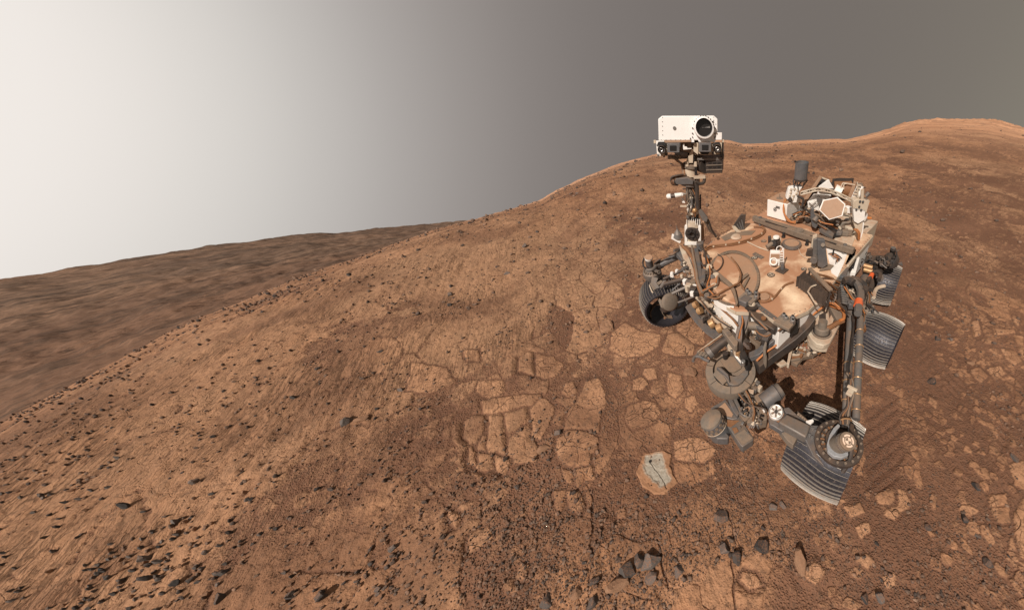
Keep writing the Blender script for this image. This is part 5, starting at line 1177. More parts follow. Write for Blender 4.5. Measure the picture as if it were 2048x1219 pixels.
# pivot castings
MB().lathe(D(*Z7(640, 470), .90), (.1, 1, .2), [(.001, .09), (.07, .09), (.09, .06), (.09, -.09), (.001, -.09)], 28).build('rocker_pivot', M_DK, R, .003)
k_ = MB()
for i in range(8): y = 400+i*20; k_.cyl(D(*Z7(525+i*2, y), 1.0), D(*Z7(600, y+18), .98), .011, n=10)
k_.build('connector_bank', M_SI, R); hp(Z7, [(510, 390), (600, 395), (590, 560), (500, 540)], .96, .05).build('connector_box', M_DK, R, .003)
hp(Z7, [(580, 470), (680, 440), (700, 600), (600, 620), (560, 560)], .93, .08).build('pivot_casting', M_GM, R, .008)
hp(Z7, [(700, 470), (760, 420), (800, 470), (780, 560), (740, 610), (700, 600)], .86, .07).build('bogie_casting', M_GM, R, .008)
hp(Z7, [(700, 640), (745, 610), (755, 650), (740, 730), (700, 760)], .80, .03).build('foil_wrap', M_SI, R, .004)
bo = MB().cyl(D(*Z7(740, 520), .82), (-.10, .86, .42), .045, .035, 20).build('bogie_arm', M_DK, R)
MB().cyl((-.10, .84, .30), (-.10, .98, .27), .07, n=24).build('drive_motor', M_DK, bo)
MB().tube([D(*Z7(715, 640), .84), D(*Z7(720, 700), .80), D(*Z7(735, 790), .66), Vector((-.05, .84, .35))], .014).build('wheel_cable', M_CB, bo)
MB().cyl(D(*Z7(730, 480), .82), D(*Z7(740, 330), .82), .045, n=22).build('bogie_tube', M_GM, R)
for y in (230, 265): MB().cyl(D(*Z7(730, y-10), .90), D(*Z7(805, y+10), .90), .024, n=18).build('copper_cylinder', M_GO, R)
hp(Z7, [(725, 210), (810, 195), (830, 250), (800, 300), (730, 300)], .86, .05).build('cylinder_mount', M_BK, R, .004)
la_ = hp(Z7, [(750, 110), (790, 100), (800, 130), (905, 130), (930, 170), (900, 210), (850, 190), (800, 200), (750, 175)], .86, .09).build('rear_steering_arm', M_DK, R, .006)
MB().cyl(D(*Z7(880, 250), .80), D(*Z7(960, 130), .84), .036, .032, 20).build('steering_tube', M_DK, la_)
MB().lathe(D(*Z7(960, 190), .70), (0, 0, 1), [(.001, .08), (.07, .08), (.085, .05), (.085, -.03), (.001, -.03)], 28).build('steering_flange', M_DK, la_)
MB().cyl(D(*Z7(978, 120), .80), D(*Z7(985, 75), .88), .030, n=22).build('steering_motor', M_BK, la_, .002); c = D(*Z7(986, 68), .885); MB().cyl(c-Vector((0, 0, .004)), c+Vector((0, 0, .006)), .026, n=20).build('motor_cap', M_SI, la_)
MB().tube([D(*Z7(960, 120), .82), D(*Z7(1010, 95), .86), D(*Z7(1015, 150), .80), D(*Z7(980, 200), .74)], .007).build('motor_cable', M_BK, la_)
MB().torus(D(*Z7(850, 285), .86), (0, 0, 1), .036, .013, 22).build('cable_loop', M_BK, la_)
MB().cyl(D(*Z7(870, 330), .75), (-1.0, .72, .45), .04, n=18).cyl((-1.0, .66, .40), (-1.12, .80, .27), .05, n=18).build('rear_leg', M_DK, la_)
cw = MB().tube([D(*Z7(*p), .80) for p in [(815, 500), (825, 450), (850, 415), (910, 398)]], .018).build('cream_hose', M_CR, R)
hp(Z7, [(640, 230), (680, 140), (695, 150), (660, 280), (615, 275)], .98, .06).build('side_white_box', M_W, R, .003)
hp(Z7, [(535, 215), (600, 235), (570, 330), (520, 310)], 1.06, .12).build('side_dark_box', M_BG, R, .005)
hp(Z7, [(620, 70), (670, 80), (655, 150), (600, 220), (560, 210)], 1.08, .05).build('side_post', M_CR, R, .006)
hp(Z7, [(625, 150), (665, 160), (645, 235), (610, 225)], 1.0, .05).build('side_panel', M_BK, R, .003)
for k in range(7): MB().tube([D(*Z7(690+8*k, 330+6*k), .92), D(*Z7(700+11*k, 380+3*k), .90), D(*Z7(790+3*k, 400+14*k), .86)], .006).build('bogie_wire', (M_CB, M_DK, M_CR)[k % 3], R)
for i in range(7): p = D(*Z7(720+(i*29) % 90, 450+(i*47) % 150), .87); MB().box(p, .03, .022, .02).build('casting_lug', (M_GM, M_HD, M_SI)[i % 3], R, .003)

# near wheel steering unit
gc = D(1676, 888, .70); sr = FPX/project(gc)[2]
rg = MB().lathe(gc, (0, 0, 1), [(.001, .0), (.135, 0), (.14, .006), (.14, .03), (.112, .034), (.108, .020), (.082, .020), (.078, .045), (.001, .045)], 56).build('steering_ring', M_DK, R)
k_ = MB()
for i in range(18): a = i*math.pi/9; p = gc+Vector((math.cos(a)*.125, math.sin(a)*.125, .03)); k_.cyl(p, p+Vector((0, 0, .010)), .0075, n=8)
for i in range(14): a = i*math.pi/7; p = gc+Vector((math.cos(a)*.094, math.sin(a)*.094, .02)); k_.cyl(p, p+Vector((0, 0, .016)), .008, n=8)
k_.build('ring_bolts', M_HD, rg)
k_ = MB()
for i in range(20): a = i*math.pi/10+.1; p = gc+Vector((math.cos(a)*.094, math.sin(a)*.094, .022)); k_.bar(p+Vector((math.cos(a), math.sin(a), 0))*-.012, p+Vector((math.cos(a), math.sin(a), 0))*.012, .008, .012)
k_.build('ring_teeth', M_CB, rg)
hs = [(680, 462), (640, 500), (605, 560), (583, 640), (590, 700), (640, 745), (710, 760), (770, 735), (765, 690), (700, 715), (640, 690), (628, 640), (650, 580), (680, 520), (700, 480)]
MB().prism(H(.775, Z6, *hs), (0, 0, -.03)).build('horseshoe_flange', M_LG, rg, .003)
hs2 = [(770, 480), (800, 490), (812, 560), (800, 600), (785, 560), (775, 510)]; MB().prism(H(.775, Z6, *hs2), (0, 0, -.03)).build('horseshoe_flange', M_LG, rg, .003)
a, b_ = D(*Z6(668, 652), .76), D(*Z6(752, 620), .865); axm = (b_-a).normalized()
mo = MB().cyl(a-axm*.03, b_, .048, n=36).build('steering_motor', M_HD, R, .002)
MB().cyl(b_-axm*.028, b_-axm*.016, .0495, n=36).build('motor_band', M_SI, mo); c = b_+axm*.020; MB().cyl(b_-axm*.002, c, .047, n=36).build('motor_cap', M_BR, mo, .002)
M_WM = paint('pale_marking', (.80, .58, .44), amt=0, var=.02, grime=.1)
k_ = MB(); A1, B1, _ = frame(axm)
for a0 in (0.15, math.pi/2+.15, math.pi+.15, 4.86): k_.ring(c+axm*.0005, axm, .024, .033, .001, 10, a0, a0+1.25)
for a0 in (.6, .6+math.pi): k_.add([c+axm*.002]+[c+axm*.002+(A1*math.cos(q)+B1*math.sin(q))*.018 for q in [a0+i*.26 for i in range(7)]], [tuple(range(8))])
k_.ring(c+axm*.0005, axm, .0165, .0185, .001, 24)
k_.build('target_symbol', M_WM, mo)
# horn bracket from ring to the inner side of the wheel
hb_ = MB().prism(H(.70, Z6, (225, 370), (380, 395), (450, 475), (585, 485), (540, 560), (480, 700), (560, 830), (460, 740), (400, 610), (160, 455)), (0, 0, -.03)).build('knuckle_plate', M_BG, R, .004)
MB().prism(H(.735, Z6, (230, 375), (445, 478), (400, 585), (160, 450)), (0, 0, -.075)).build('knuckle_box', M_GM, hb_, .010)
MB().prism(H(.66, Z6, (170, 520), (260, 540), (330, 580), (290, 650), (240, 610)), (0, 0, -.06)).build('knuckle_wedge', M_HD, hb_, .004)
MB().prism(H(.68, Z6, (75, 400), (160, 455), (220, 520), (190, 530), (110, 480), (85, 470)), (0, 0, -.05)).build('knuckle_foot', M_BG, hb_, .004)
MB().prism(H(.70, Z6, (200, 330), (250, 320), (320, 385), (230, 375)), (0, 0, -.04)).build('knuckle_top', M_BG, hb_, .003)
k_ = MB()
for p in [(457, 510), (485, 530), (430, 565), (455, 585)]: q = D(*Z6(*p), .702); k_.cyl(q, q+Vector((0, 0, .008)), .009, n=10)
k_.build('knuckle_bolts', M_SI, hb_)
MB().cyl(D(*Z6(330, 440), .60), (1.22, .86, .30), .06, .055, 20).build('wheel_drive_leg', M_DK, hb_); MB().cyl((1.24, .82, .27), (1.28, 1.02, .265), .075, n=24).build('drive_motor', M_DK, hb_)
c = D(*Z6(140, 360), .735); dn = (Vector(CAM)-c).normalized()*.8+Vector((0, 0, .5)); dn.normalize()
hubd = MB().cyl(c-dn*.05, c, .046, n=32).build('white_hub', M_W, R, .002)
k_ = MB(); A2, B2, _ = frame(dn)
for i in range(6): a = i*1.047; e = A2*math.cos(a)+B2*math.sin(a); k_.bar(c+e*.014+dn*.003, c+e*.034+dn*.003, .012, .004, up=dn)
k_.build('hub_slots', M_GM, hubd); MB().cyl(c, c+dn*.006, .012, n=18).build('hub_bolt', M_BK, hubd); MB().torus(c+dn*.002, dn, .041, .003, 30).build('hub_rim', M_SI, hubd)
k_ = MB(); [k_.cyl(D(*Z6(330+18*i, 378+14*i), .72), D(*Z6(345+18*i, 390+14*i), .72), .012-.001*i, n=10) for i in range(5)]
k_.build('connector_stick', M_BR, R); MB().prism(H(.73, Z6, (400, 440), (460, 422), (470, 440), (440, 465)), (0, 0, -.02)).build('white_lug', M_W, R, .002)
for k in range(4): MB().tube([D(*Z6(790-12*k, 20), .98), D(*Z6(782+8*k, 100), .93), D(*Z6(770+14*k*(k > 1), 220), .86), D(*Z6(760+6*k, 320), .82), D(*Z6(700+22*k, 390), .80), D(*Z6(705+18*k, 470), .78)], .006).build('harness_wire', (M_DK, M_CB, M_DK, M_BR)[k], R)
q = D(*Z6(785, 190), .95); MB().box(q, .05, .035, .02).box(q+Vector((-.03, .0, .004)), .02, .06, .015).build('wire_connector', M_CR, R, .003)
MB().tube([D(*Z6(705, 430), .84), D(*Z6(740, 420), .84), D(*Z6(785, 425), .83), D(*Z6(795, 440), .80)], .005).build('gold_wire', M_GO, R)
MB().tube([D(*Z6(800, 480), .78), D(*Z6(790, 600), .80), D(*Z6(795, 720), .76), D(*Z6(760, 820), .70), D(*Z6(720, 880), .66)], .014).build('drive_hose', M_DK, R)

# ------------------------------------------------------------------ right front suspension
c0, c1_ = D(*Z4(283, 320), .66), D(*Z4(262, 205), .82)
rm = MB().cyl(c0, c1_, .040, n=26).build('steering_motor', M_BG, R, .002); up_ = (c1_-c0).normalized()
MB().cyl(c1_-up_*.005, c1_+up_*.022, .0405, n=26).build('motor_cap', M_W, rm); MB().cyl(c1_+up_*.022, c1_+up_*.026, .039, n=26).build('cap_dust', M_TAN, rm)
c2 = D(*Z4(300, 350), .62); MB().lathe(c2, (0, 0, 1), [(.001, .03), (.06, .03), (.09, .01), (.10, 0), (.10, -.05), (.08, -.09), (.001, -.09)], 32).build('steering_flange', M_GM, rm)
k_ = MB()
for i in range(18): a = i*.349; p = c2+Vector((math.cos(a)*.085, math.sin(a)*.085, .015)); k_.cyl(p, p+Vector((0, 0, .018)), .007, n=7)
k_.build('flange_bolts', M_HD, rm)
MB().tube([D(*Z4(*p), .78) for p in [(262, 330), (215, 300), (198, 250), (215, 200), (240, 190)]], .009).build('motor_cable', M_BK, rm)
ar = MB().cyl(D(*Z4(365, 285), .76), D(*Z4(590, 175), .86), .034, .036, 24).build('suspension_arm', M_BG, R, .002)
MB().cyl(D(*Z4(350, 290), .75), D(*Z4(405, 262), .78), .045, n=22).build('arm_collar', M_DK, ar, .003)
MB().bar(D(*Z4(570, 120), .92), D(*Z4(680, 240), .90), .07, .06).build('arm_bracket', M_BG, ar, .005); c = D(*Z4(578, 110), .95); MB().cyl(c-Vector((0, 0, .03)), c+Vector((0, 0, .01)), .028, n=18).build('bracket_knob', M_DK, ar)
for k in range(4): MB().tube([D(*Z4(300+8*k, 225+12*k), .80), D(*Z4(350, 215+8*k), .84), D(*Z4(430+5*k, 190-4*k), .90), D(*Z4(520, 150+6*k), .93), D(*Z4(590, 125), .95)], .007).build('arm_cable', M_DK if k % 2 else M_CB, ar)
cab(Z4, [(240, 330), (300, 325), (340, 290), (365, 240)], .78, .016, M_GM, 'arm_hose', ar)
rods = [((430, 430), (655, 325), .80, .017, M_DK), ((445, 485), (745, 405), .78, .024, M_DK), ((525, 590), (795, 465), .74, .017, M_GM), ((590, 690), (800, 610), .66, .011, M_GM), ((520, 560), (650, 440), .72, .009, M_BG), ((400, 520), (470, 420), .68, .02, M_GM), ((640, 640), (740, 560), .60, .012, M_DK)]
for a, b_, z, r_, mt in rods: MB().cyl(D(*Z4(*a), z-.10), D(*Z4(*b_), z), r_, n=14).build('strut_rod', mt, R)
for p in ((520, 380), (575, 352)): q = D(*Z4(*p), .765); MB().cyl(q-Vector((.02, .02, 0)), q+Vector((.02, .02, 0)), .019, n=12).build('rod_tie', M_W, R)
kp = fp(Z4, [(270, 480), (330, 455), (385, 560), (380, 600), (330, 590)], D(*Z4(330, 530), .52), .03).build('wheel_yoke', M_HD, R, .004)
fp(Z4, [(300, 400), (370, 420), (350, 470), (410, 560), (390, 590), (330, 520), (285, 470)], D(*Z4(350, 490), .55), .04).build('yoke_plate', M_GM, kp, .004)
fp(Z4, [(350, 470), (400, 440), (425, 460), (370, 500)], D(*Z4(385, 470), .58), .04).build('yoke_block', M_BR, kp, .003)
fp(Z4, [(270, 490), (300, 560), (370, 640), (360, 650), (290, 570), (265, 500)], D(*Z4(320, 570), .50), .02).build('yoke_edge', M_CR, kp)
fp(Z4, [(380, 640), (430, 690), (420, 755), (395, 740), (370, 670)], D(*Z4(400, 700), .42), .03).build('motor_arm', M_HD, kp, .004)
c = D(*Z4(505, 685), .42); dn = Vector((.10, .93, .30)).normalized()
md_ = MB().lathe(c, dn, [(.001, .018), (.07, .018), (.095, .006), (.10, 0), (.10, -.02), (.06, -.08), (.001, -.08)], 36).build('wheel_motor', M_HD, R)
k_ = MB().torus(c+dn*.014, dn, .060, .002, 30, 5).torus(c+dn*.014, dn, .03, .002, 24, 5).build('motor_rings', M_BR, md_)
MB().cyl(D(*Z4(470, 600), .45), D(*Z4(430, 590), .47), .03, n=14).build('motor_plug', M_SI, md_)
fp(Z4, [(450, 560), (485, 520), (500, 545), (470, 590)], D(*Z4(470, 560), .48), .03).build('motor_ear', M_CR, md_)
fp(Z4, [(540, 600), (600, 590), (620, 625), (560, 660)], D(*Z4(580, 620), .42), .06).build('motor_back', M_HD, md_, .006)
MB().cyl(c-dn*.08, (.86, -1.02, .27), .05, n=18).build('motor_shaft', M_DK, md_)
# long side member along the right edge of the body (left in the picture)
def edge(zm, pts, z, t, nm, m_, bv=.004, par=R): return hp(zm, pts, z, t).build(nm, m_, par, bv)
ed = edge(Z4, [(600, 50), (640, 60), (720, 210), (760, 320), (770, 400), (740, 410), (700, 290), (640, 170)], 1.04, .05, 'side_rail', M_CR)
edge(Z4, [(765, 80), (810, 90), (830, 200), (850, 330), (850, 480), (820, 470), (800, 300), (775, 180)], 1.12, .05, 'curved_strut', M_BG)
edge(Z4, [(850, 310), (895, 320), (890, 430), (870, 470), (845, 460)], 1.13, .06, 'strut_box', M_BG)
edge(Z4, [(680, 150), (760, 230), (790, 420), (770, 440), (730, 300)], 1.02, .10, 'white_side', M_W)
cab(Z4, [(640, 70), (720, 150), (770, 270), (790, 400), (820, 520), (850, 600)], 1.10, .016, M_CB); cab(Z4, [(740, 60), (760, 180), (790, 320), (810, 460), (860, 580)], 1.12, .010, M_BR)
cab(Z4, [(820, 60), (870, 110), (900, 240), (880, 290), (840, 240)], 1.14, .007, M_DK)
for i in range(26):
    X = 690+((i*53) % 190)+i*4; Y = 400+i*7+((i*29) % 40); q = D(*Z4(X-60, Y), 1.06); w_ = .010+.014*((i*41) % 10)/10
    MB().obox(q, Vector((w_, w_*.4, 0)), Vector((-w_*.4, w_, 0)), Vector((0, 0, w_*1.6))).build('front_fitting', (M_CR, M_DK, M_GM, M_BR, M_W, M_BK)[i % 6], R, .003)
for i, p in enumerate([(880, 160), (910, 200), (925, 310), (890, 380), (960, 420), (1000, 400), (880, 500), (930, 540), (980, 520), (960, 600), (900, 620)]):
    q = D(*Z4(*p), 1.10); MB().cyl(q-Vector((.0, .0, .02)), q+Vector((.01, .02, .03)), .014+.006*(i % 3), n=14).build('front_knob', (M_DK, M_GM, M_CR)[i % 3], R, .002)
# curved grey fender with brass cylinders
fd = [(668, 735), (735, 690), (790, 790), (860, 880), (960, 960), (1080, 1010), (1060, 1045), (980, 1085), (900, 1030), (800, 930), (730, 840)]
fen = hp(Z4, fd, .80, .012).build('front_fender', M_BG, R, .002)
hp(Z4, [(790, 620), (840, 600), (900, 680), (1000, 760), (1120, 850), (1200, 900), (1180, 1000), (1080, 1000), (960, 950), (860, 870), (790, 780)], .83, .05).build('bit_rack', M_DK, R, .003)
for p, q, r_ in [((765, 725), (800, 705), .03), ((810, 790), (848, 772), .03), ((940, 935), (990, 905), .038), ((1025, 985), (1078, 960), .036)]:
    MB().cyl(D(*Z4(*p), .87), D(*Z4(*q), .89), r_, n=20).build('brass_cylinder', M_GO, R, .002)
k_ = MB(); k2 = MB()
for i in range(9): X, Y = 800+i*14, 640+i*12; k_.cyl(D(*Z4(X, Y), .90), D(*Z4(X+45, Y-10), .95), .016, n=12)
for i in range(8): X, Y = 985+i*24, 835+i*16; k2.bar(D(*Z4(X, Y), .92), D(*Z4(X-20, Y+40), .88), .020, .03)
k_.build('tube_row', M_CR, R); k2.build('holder_comb', M_CR, R, .002)
for i in range(14): X, Y = 860+((i*37) % 200), 760+((i*23) % 150); q = D(*Z4(X, Y), .87); MB().box(q, .02+.004*(i % 4), .016, .03).build('rack_part', (M_BK, M_HD, M_GM)[i % 3], R, .002)
for a, b_ in (((960, 680), (1010, 720)), ((1010, 720), (1100, 780))): MB().cyl(D(*Z4(*a), 1.0), D(*Z4(*b_), .99), .008, n=8).build('yellow_wire', M_GO, R)
cab(Z4, [(1000, 700), (1090, 780), (1190, 870), (1250, 950)], .99, .008, M_CB)

# ------------------------------------------------------------------ robot arm
zA, zB = 1.04, .78
yk = MB()
def ribbon(zm, pts, ws, z0, z1, t, nm, m_, par=R, bv=.004):
    n = len(pts); C_ = [D(*zm(*p), z0+(z1-z0)*i/(n-1)) for i, p in enumerate(pts)]; L, Q = [], []
    for i, p in enumerate(C_):
        d = C_[min(i+1, n-1)]-C_[max(i-1, 0)]; s = d.cross(Vector((0, 0, 1))).normalized(); L.append(p+s*ws[i]/2); Q.append(p-s*ws[i]/2)
    m_b = MB(); T = [v for q in zip(L, Q) for v in q]; B = [v-Vector((0, 0, t)) for v in T]; k = len(T)
    fs = []
    for i in range(n-1):
        a, b, c_, d = 2*i, 2*i+1, 2*i+3, 2*i+2
        fs += [(a, b, c_, d), (a+k, d+k, c_+k, b+k), (a, d, d+k, a+k), (b, b+k, c_+k, c_)]
    fs += [(0, k, k+1, 1), (2*n-2, 2*n-1, 2*n-1+k, 2*n-2+k)]
    return m_b.add(T+B, fs).build(nm, m_, par, bv)
ua = ribbon(Z9, [(470, 90), (450, 260), (440, 420), (415, 560), (370, 700), (345, 850), (370, 960)], [.085, .085, .075, .07, .06, .05, .06], 1.10, .88, .07, 'upper_arm', M_DK)
ribbon(Z9, [(500, 300), (500, 420), (490, 520), (440, 660), (400, 780)], [.03, .04, .045, .05, .03], 1.06, .92, .05, 'upper_arm_side', M_HD, ua)
yo = ribbon(Z9, [(560, 230), (650, 270), (740, 360), (850, 430), (960, 510), (1070, 600)], [.09, .085, .095, .10, .09, .07], 1.09, 1.02, .05, 'yoke', M_DK)
c = D(*Z9(820, 440), 1.075); MB().cyl(c, c+Vector((0, 0, .01)), .018, n=16).build('yoke_bolt', M_CB, yo)
c = D(*Z9(600, 170), 1.10); MB().cyl(c-Vector((0, 0, .06)), c, .056, n=26).build('shoulder_socket', M_BK, ua); MB().sphere(c+Vector((0, 0, .0)), .026).build('shoulder_ball', M_CR, ua)
MB().box(D(*Z9(475, 110), 1.115), .08, .07, .05).build('shoulder_cap', M_BG, ua, .008)
rail = MB().bar(D(*Z9(680, 150), 1.11), D(*Z9(1120, 470), 1.09), .010, .012).bar(D(*Z9(660, 200), 1.09), D(*Z9(1080, 495), 1.07), .010, .012)
for i in range(9): t = i/8; rail.bar(along(D(*Z9(680, 150), 1.11), D(*Z9(1120, 470), 1.09), t), along(D(*Z9(660, 200), 1.09), D(*Z9(1080, 495), 1.07), t), .008, .010)
rail.build('edge_ladder', M_GM, R)
MB().cyl(D(*Z9(540, 560), .97), D(*Z9(740, 580), .97), .030, n=18).build('cross_tube', M_HD, yo)
MB().cyl(D(*Z9(800, 510), 1.0), D(*Z9(810, 740), .84), .058, .054, 26).build('arm_motor', M_BG, yo, .003)
ribbon(Z9, [(870, 560), (930, 620), (930, 700), (860, 760), (830, 850)], [.05, .05, .04, .05, .05], .99, .90, .04, 'motor_bracket', M_DK, yo)
# hazard cameras on small shelves
for (sx, sy) in ((1210, 500), (530, 40)):
    sh = MB().obox(D(*Z9(sx, sy+20), 1.12), Vector((.045, 0, 0)), Vector((0, .06, 0)), Vector((0, 0, .012))).build('camera_shelf', M_HD, R, .003)
    for dx, dy in ((-15, -110), (25, -60), (150, -70), (150, 0)):
        q = D(*Z9(sx+dx, sy+dy), 1.135); MB().lathe(q, (.3, .2, 1), [(.001, .03), (.012, .028), (.018, .015), (.02, 0), (.001, 0)], 16).build('hazard_camera', M_SI, sh); MB().cyl(q, q+Vector((.006, .004, .031)), .008, n=10).build('camera_eye', M_GL, sh)
bx9 = MB().prism([D(*Z9(1100, 525), 1.05), D(*Z9(1310, 510), 1.05), D(*Z9(1310, 600), 1.0), D(*Z9(1090, 600), 1.0)], (0, 0, -.04)).build('shelf_box', M_BG, R, .003)
hp(Z9, [(1108, 535), (1300, 525), (1298, 560), (1105, 565)], 1.058, .005).build('shelf_lid', M_W, bx9)
hp(Z9, [(1370, 430), (1450, 460), (1500, 380), (1480, 520), (1400, 560), (1320, 620)], 1.04, .10).build('corner_bracket', M_BK, R, .006)
# forearm and its bright cable
fa = ribbon(Z5, [(1190, -60), (1120, 20), (1000, 130), (880, 220), (760, 310), (670, 400)], [.10, .115, .12, .12, .115, .09], 1.0, .70, .09, 'forearm', M_DK)
ribbon(Z5, [(900, 110), (790, 190), (690, 290), (590, 330)], [.05, .055, .06, .07], .92, .72, .05, 'forearm_shell', M_BG, fa)
ribbon(Z5, [(760, 200), (745, 250), (750, 310), (765, 360)], [.02, .02, .02, .02], .93, .80, .10, 'forearm_flange', M_HD, fa)
MB().tube([D(*Z5(*p), .98-.036*i) for i, p in enumerate([(1300, -130), (1200, -50), (1100, 50), (960, 150), (860, 230), (760, 300), (670, 380)])], .008).build('orange_cable', M_OC, fa)
MB().tube([D(*Z5(*p), .965-.036*i) for i, p in enumerate([(1200, -110), (1120, -30), (1040, 60), (930, 140), (840, 210)])], .006).build('forearm_wire', M_CB, fa)
ribbon(Z5, [(500, 230), (540, 300), (575, 380), (600, 440)], [.045, .05, .045, .04], .86, .72, .05, 'elbow_link', M_BK)
for k, (m_, r_) in enumerate(((M_SI, .018), (M_GO, .010), (M_OC, .007), (M_CR, .012))): MB().tube([D(*Z5(385+20*k, 225), .80), D(*Z5(430+12*k, 270+12*k), .79), D(*Z5(480+8*k, 340), .75), D(*Z5(545+6*k, 420), .72)], r_).build('elbow_cable', m_, R)
for p, r_, mt in (((430, 245), .026, M_CR), ((470, 270), .024, M_CR), ((497, 298), .018, M_GO), ((545, 390), .016, M_SI), ((440, 290), .012, M_SI)): q = D(*Z5(*p), .82); MB().cyl(q-Vector((0, 0, .03)), q+Vector((0, 0, .01)), r_, n=14).build('elbow_fitting', mt, R, .002)
dt = MB().cyl(D(*Z5(405, 165), .86), D(*Z5(205, 320), .80), .034, .040, 28).build('drill_tube', M_DK, R, .002)
MB().lathe(D(*Z5(225, 305), .806), D(*Z5(205, 320), .80)-D(*Z5(225, 305), .806), [(.041, -.02), (.045, -.02), (.045, .012), (.001, .012)], 28).build('tube_end', M_GM, dt)
MB().prism(H(.92, Z5, (345, 90), (395, 60), (500, 200), (490, 235), (460, 240), (400, 160)), (0, 0, -.06)).build('tube_bracket', M_HD, dt, .005)
MB().prism(H(.925, Z5, (385, 110), (420, 105), (440, 135), (410, 150)), (0, 0, -.01)).build('bracket_window', M_GM, dt)
MB().tube([D(*Z5(*p), .80) for p in [(75, 385), (90, 345), (135, 340), (180, 365), (228, 385)]], .011, sm=3).tube([D(*Z5(*p), .80) for p in [(90, 345), (120, 315), (125, 290)]], .008, sm=2).build('claw', M_BG, dt)
k_ = MB(); [k_.box(D(*Z5(130+14*i, 300+(i*23) % 40), .80), .024, .02, .02) for i in range(6)]; k_.build('claw_fittings', M_HD, dt, .003)
MB().tube([D(*Z5(125, 290), .82), D(*Z5(250, 200), .86), D(*Z5(345, 130), .90)], .0025, sm=1).build('stay_wire', M_CR, dt)

# ------------------------------------------------------------------ turret
tc_ = D(*Z5(428, 500), .62); ts = FPX/project(tc_)[2]*4.689; Ro = 232/ts; 
tl = Vector((.10, .16, 1)).normalized()
tur = MB().lathe(tc_, tl, [(Ro*.70, .055), (Ro*.985, .050), (Ro, .044), (Ro*.96, -.06), (Ro*.7, -.07)], 64).build('turret_housing', M_HD, R)
MB().lathe(tc_, tl, [(.001, .03), (Ro*.70, .03), (Ro*.705, .052)], 64).build('turret_floor', M_HD, tur)
k_ = MB(); A3, B3, _ = frame(tl)
k_.ring(tc_+tl*.0535, tl, Ro*.70, Ro*.715, .003, 56)
for i in range(7): a = i*.9; e = A3*math.cos(a)+B3*math.sin(a); k_.bar(tc_+e*Ro*.715+tl*.054, tc_+e*Ro*.985+tl*.0515, .003, .003, up=tl)
k_.build('housing_seams', M_BK, tur)
def t11(X, Y, h): p = tc_+tl*h; return PP(*Z11(X, Y), p, tl)
bl1 = [(700, 480), (780, 470), (900, 570), (985, 660), (1090, 680), (1190, 660), (1300, 560), (1400, 490)]
bl2 = [(1405, 640), (1280, 800), (1180, 870), (1060, 880), (980, 860), (900, 720), (820, 610)]
MB().prism([t11(*p, .085) for p in bl1+bl2], -tl*.05).build('inner_shell', M_GM, tur, .004)
MB().prism([t11(*p, .11) for p in [(700, 480), (800, 490), (960, 640), (990, 800), (950, 700), (830, 590)]], -tl*.07).build('shell_blade', M_BG, tur, .003)
MB().prism([t11(*p, .066) for p in [(700, 520), (820, 610), (930, 790), (840, 870), (620, 640)]], -tl*.02).build('inner_sector', M_HD, tur, .003)
MB().prism([t11(*p, .068) for p in [(1200, 850), (1390, 640), (1405, 660), (1230, 860)]], -tl*.02).build('shell_strip', M_CR, tur)
MB().prism([t11(*p, .045) for p in [(780, 330), (900, 240), (1150, 260), (1290, 420), (1230, 520), (1090, 600), (980, 590), (870, 470)]], -tl*.01).build('turret_base_disc', M_BR, tur)
q = t11(900, 240, .07); MB().cyl(q-tl*.03, q+tl*.04, .02, n=14).build('turret_knob', M_BK, tur)
# sampling head with framed covers under the turret
cv = MB().prism(H(.50, Z5, (385, 690), (420, 690), (510, 870), (490, 900), (450, 850)), (0, 0, -.06)).build('cover_beam', M_BG, R, .004)
c1m = MB().prism(H(.47, Z5, (240, 820), (380, 735), (480, 880), (515, 910), (450, 930), (330, 900), (285, 870)), (0, 0, -.07)).build('framed_cover', M_BG, R, .005)
MB().prism(H(.474, Z5, (285, 840), (375, 770), (450, 880), (440, 905), (330, 880)), (0, 0, -.01)).build('cover_panel', M_TAN, c1m)
c2m = MB().prism(H(.46, Z5, (330, 900), (450, 925), (510, 905), (645, 1095), (640, 1120), (540, 1185), (520, 1170), (420, 1020)), (0, 0, -.08)).build('framed_cover', M_GM, R, .006)
MB().prism(H(.464, Z5, (365, 930), (510, 940), (430, 1000), (400, 990)), (0, 0, -.01)).build('cover_panel', M_CB, c2m)
MB().prism(H(.464, Z5, (440, 1010), (480, 1000), (505, 1040), (465, 1060)), (0, 0, -.01)).build('cover_window', M_CB, c2m)
MB().prism(H(.464, Z5, (470, 1075), (560, 1020), (635, 1105), (540, 1170)), (0, 0, -.008)).build('cover_plate', M_HD, c2m)
k_ = MB()
for p in [(375, 1010), (516, 1010), (365, 955), (590, 1060)]: q = D(*Z5(*p), .465); k_.cyl(q, q+Vector((0, 0, .008)), .007, n=8)
k_.build('cover_screws', M_SI, c2m)
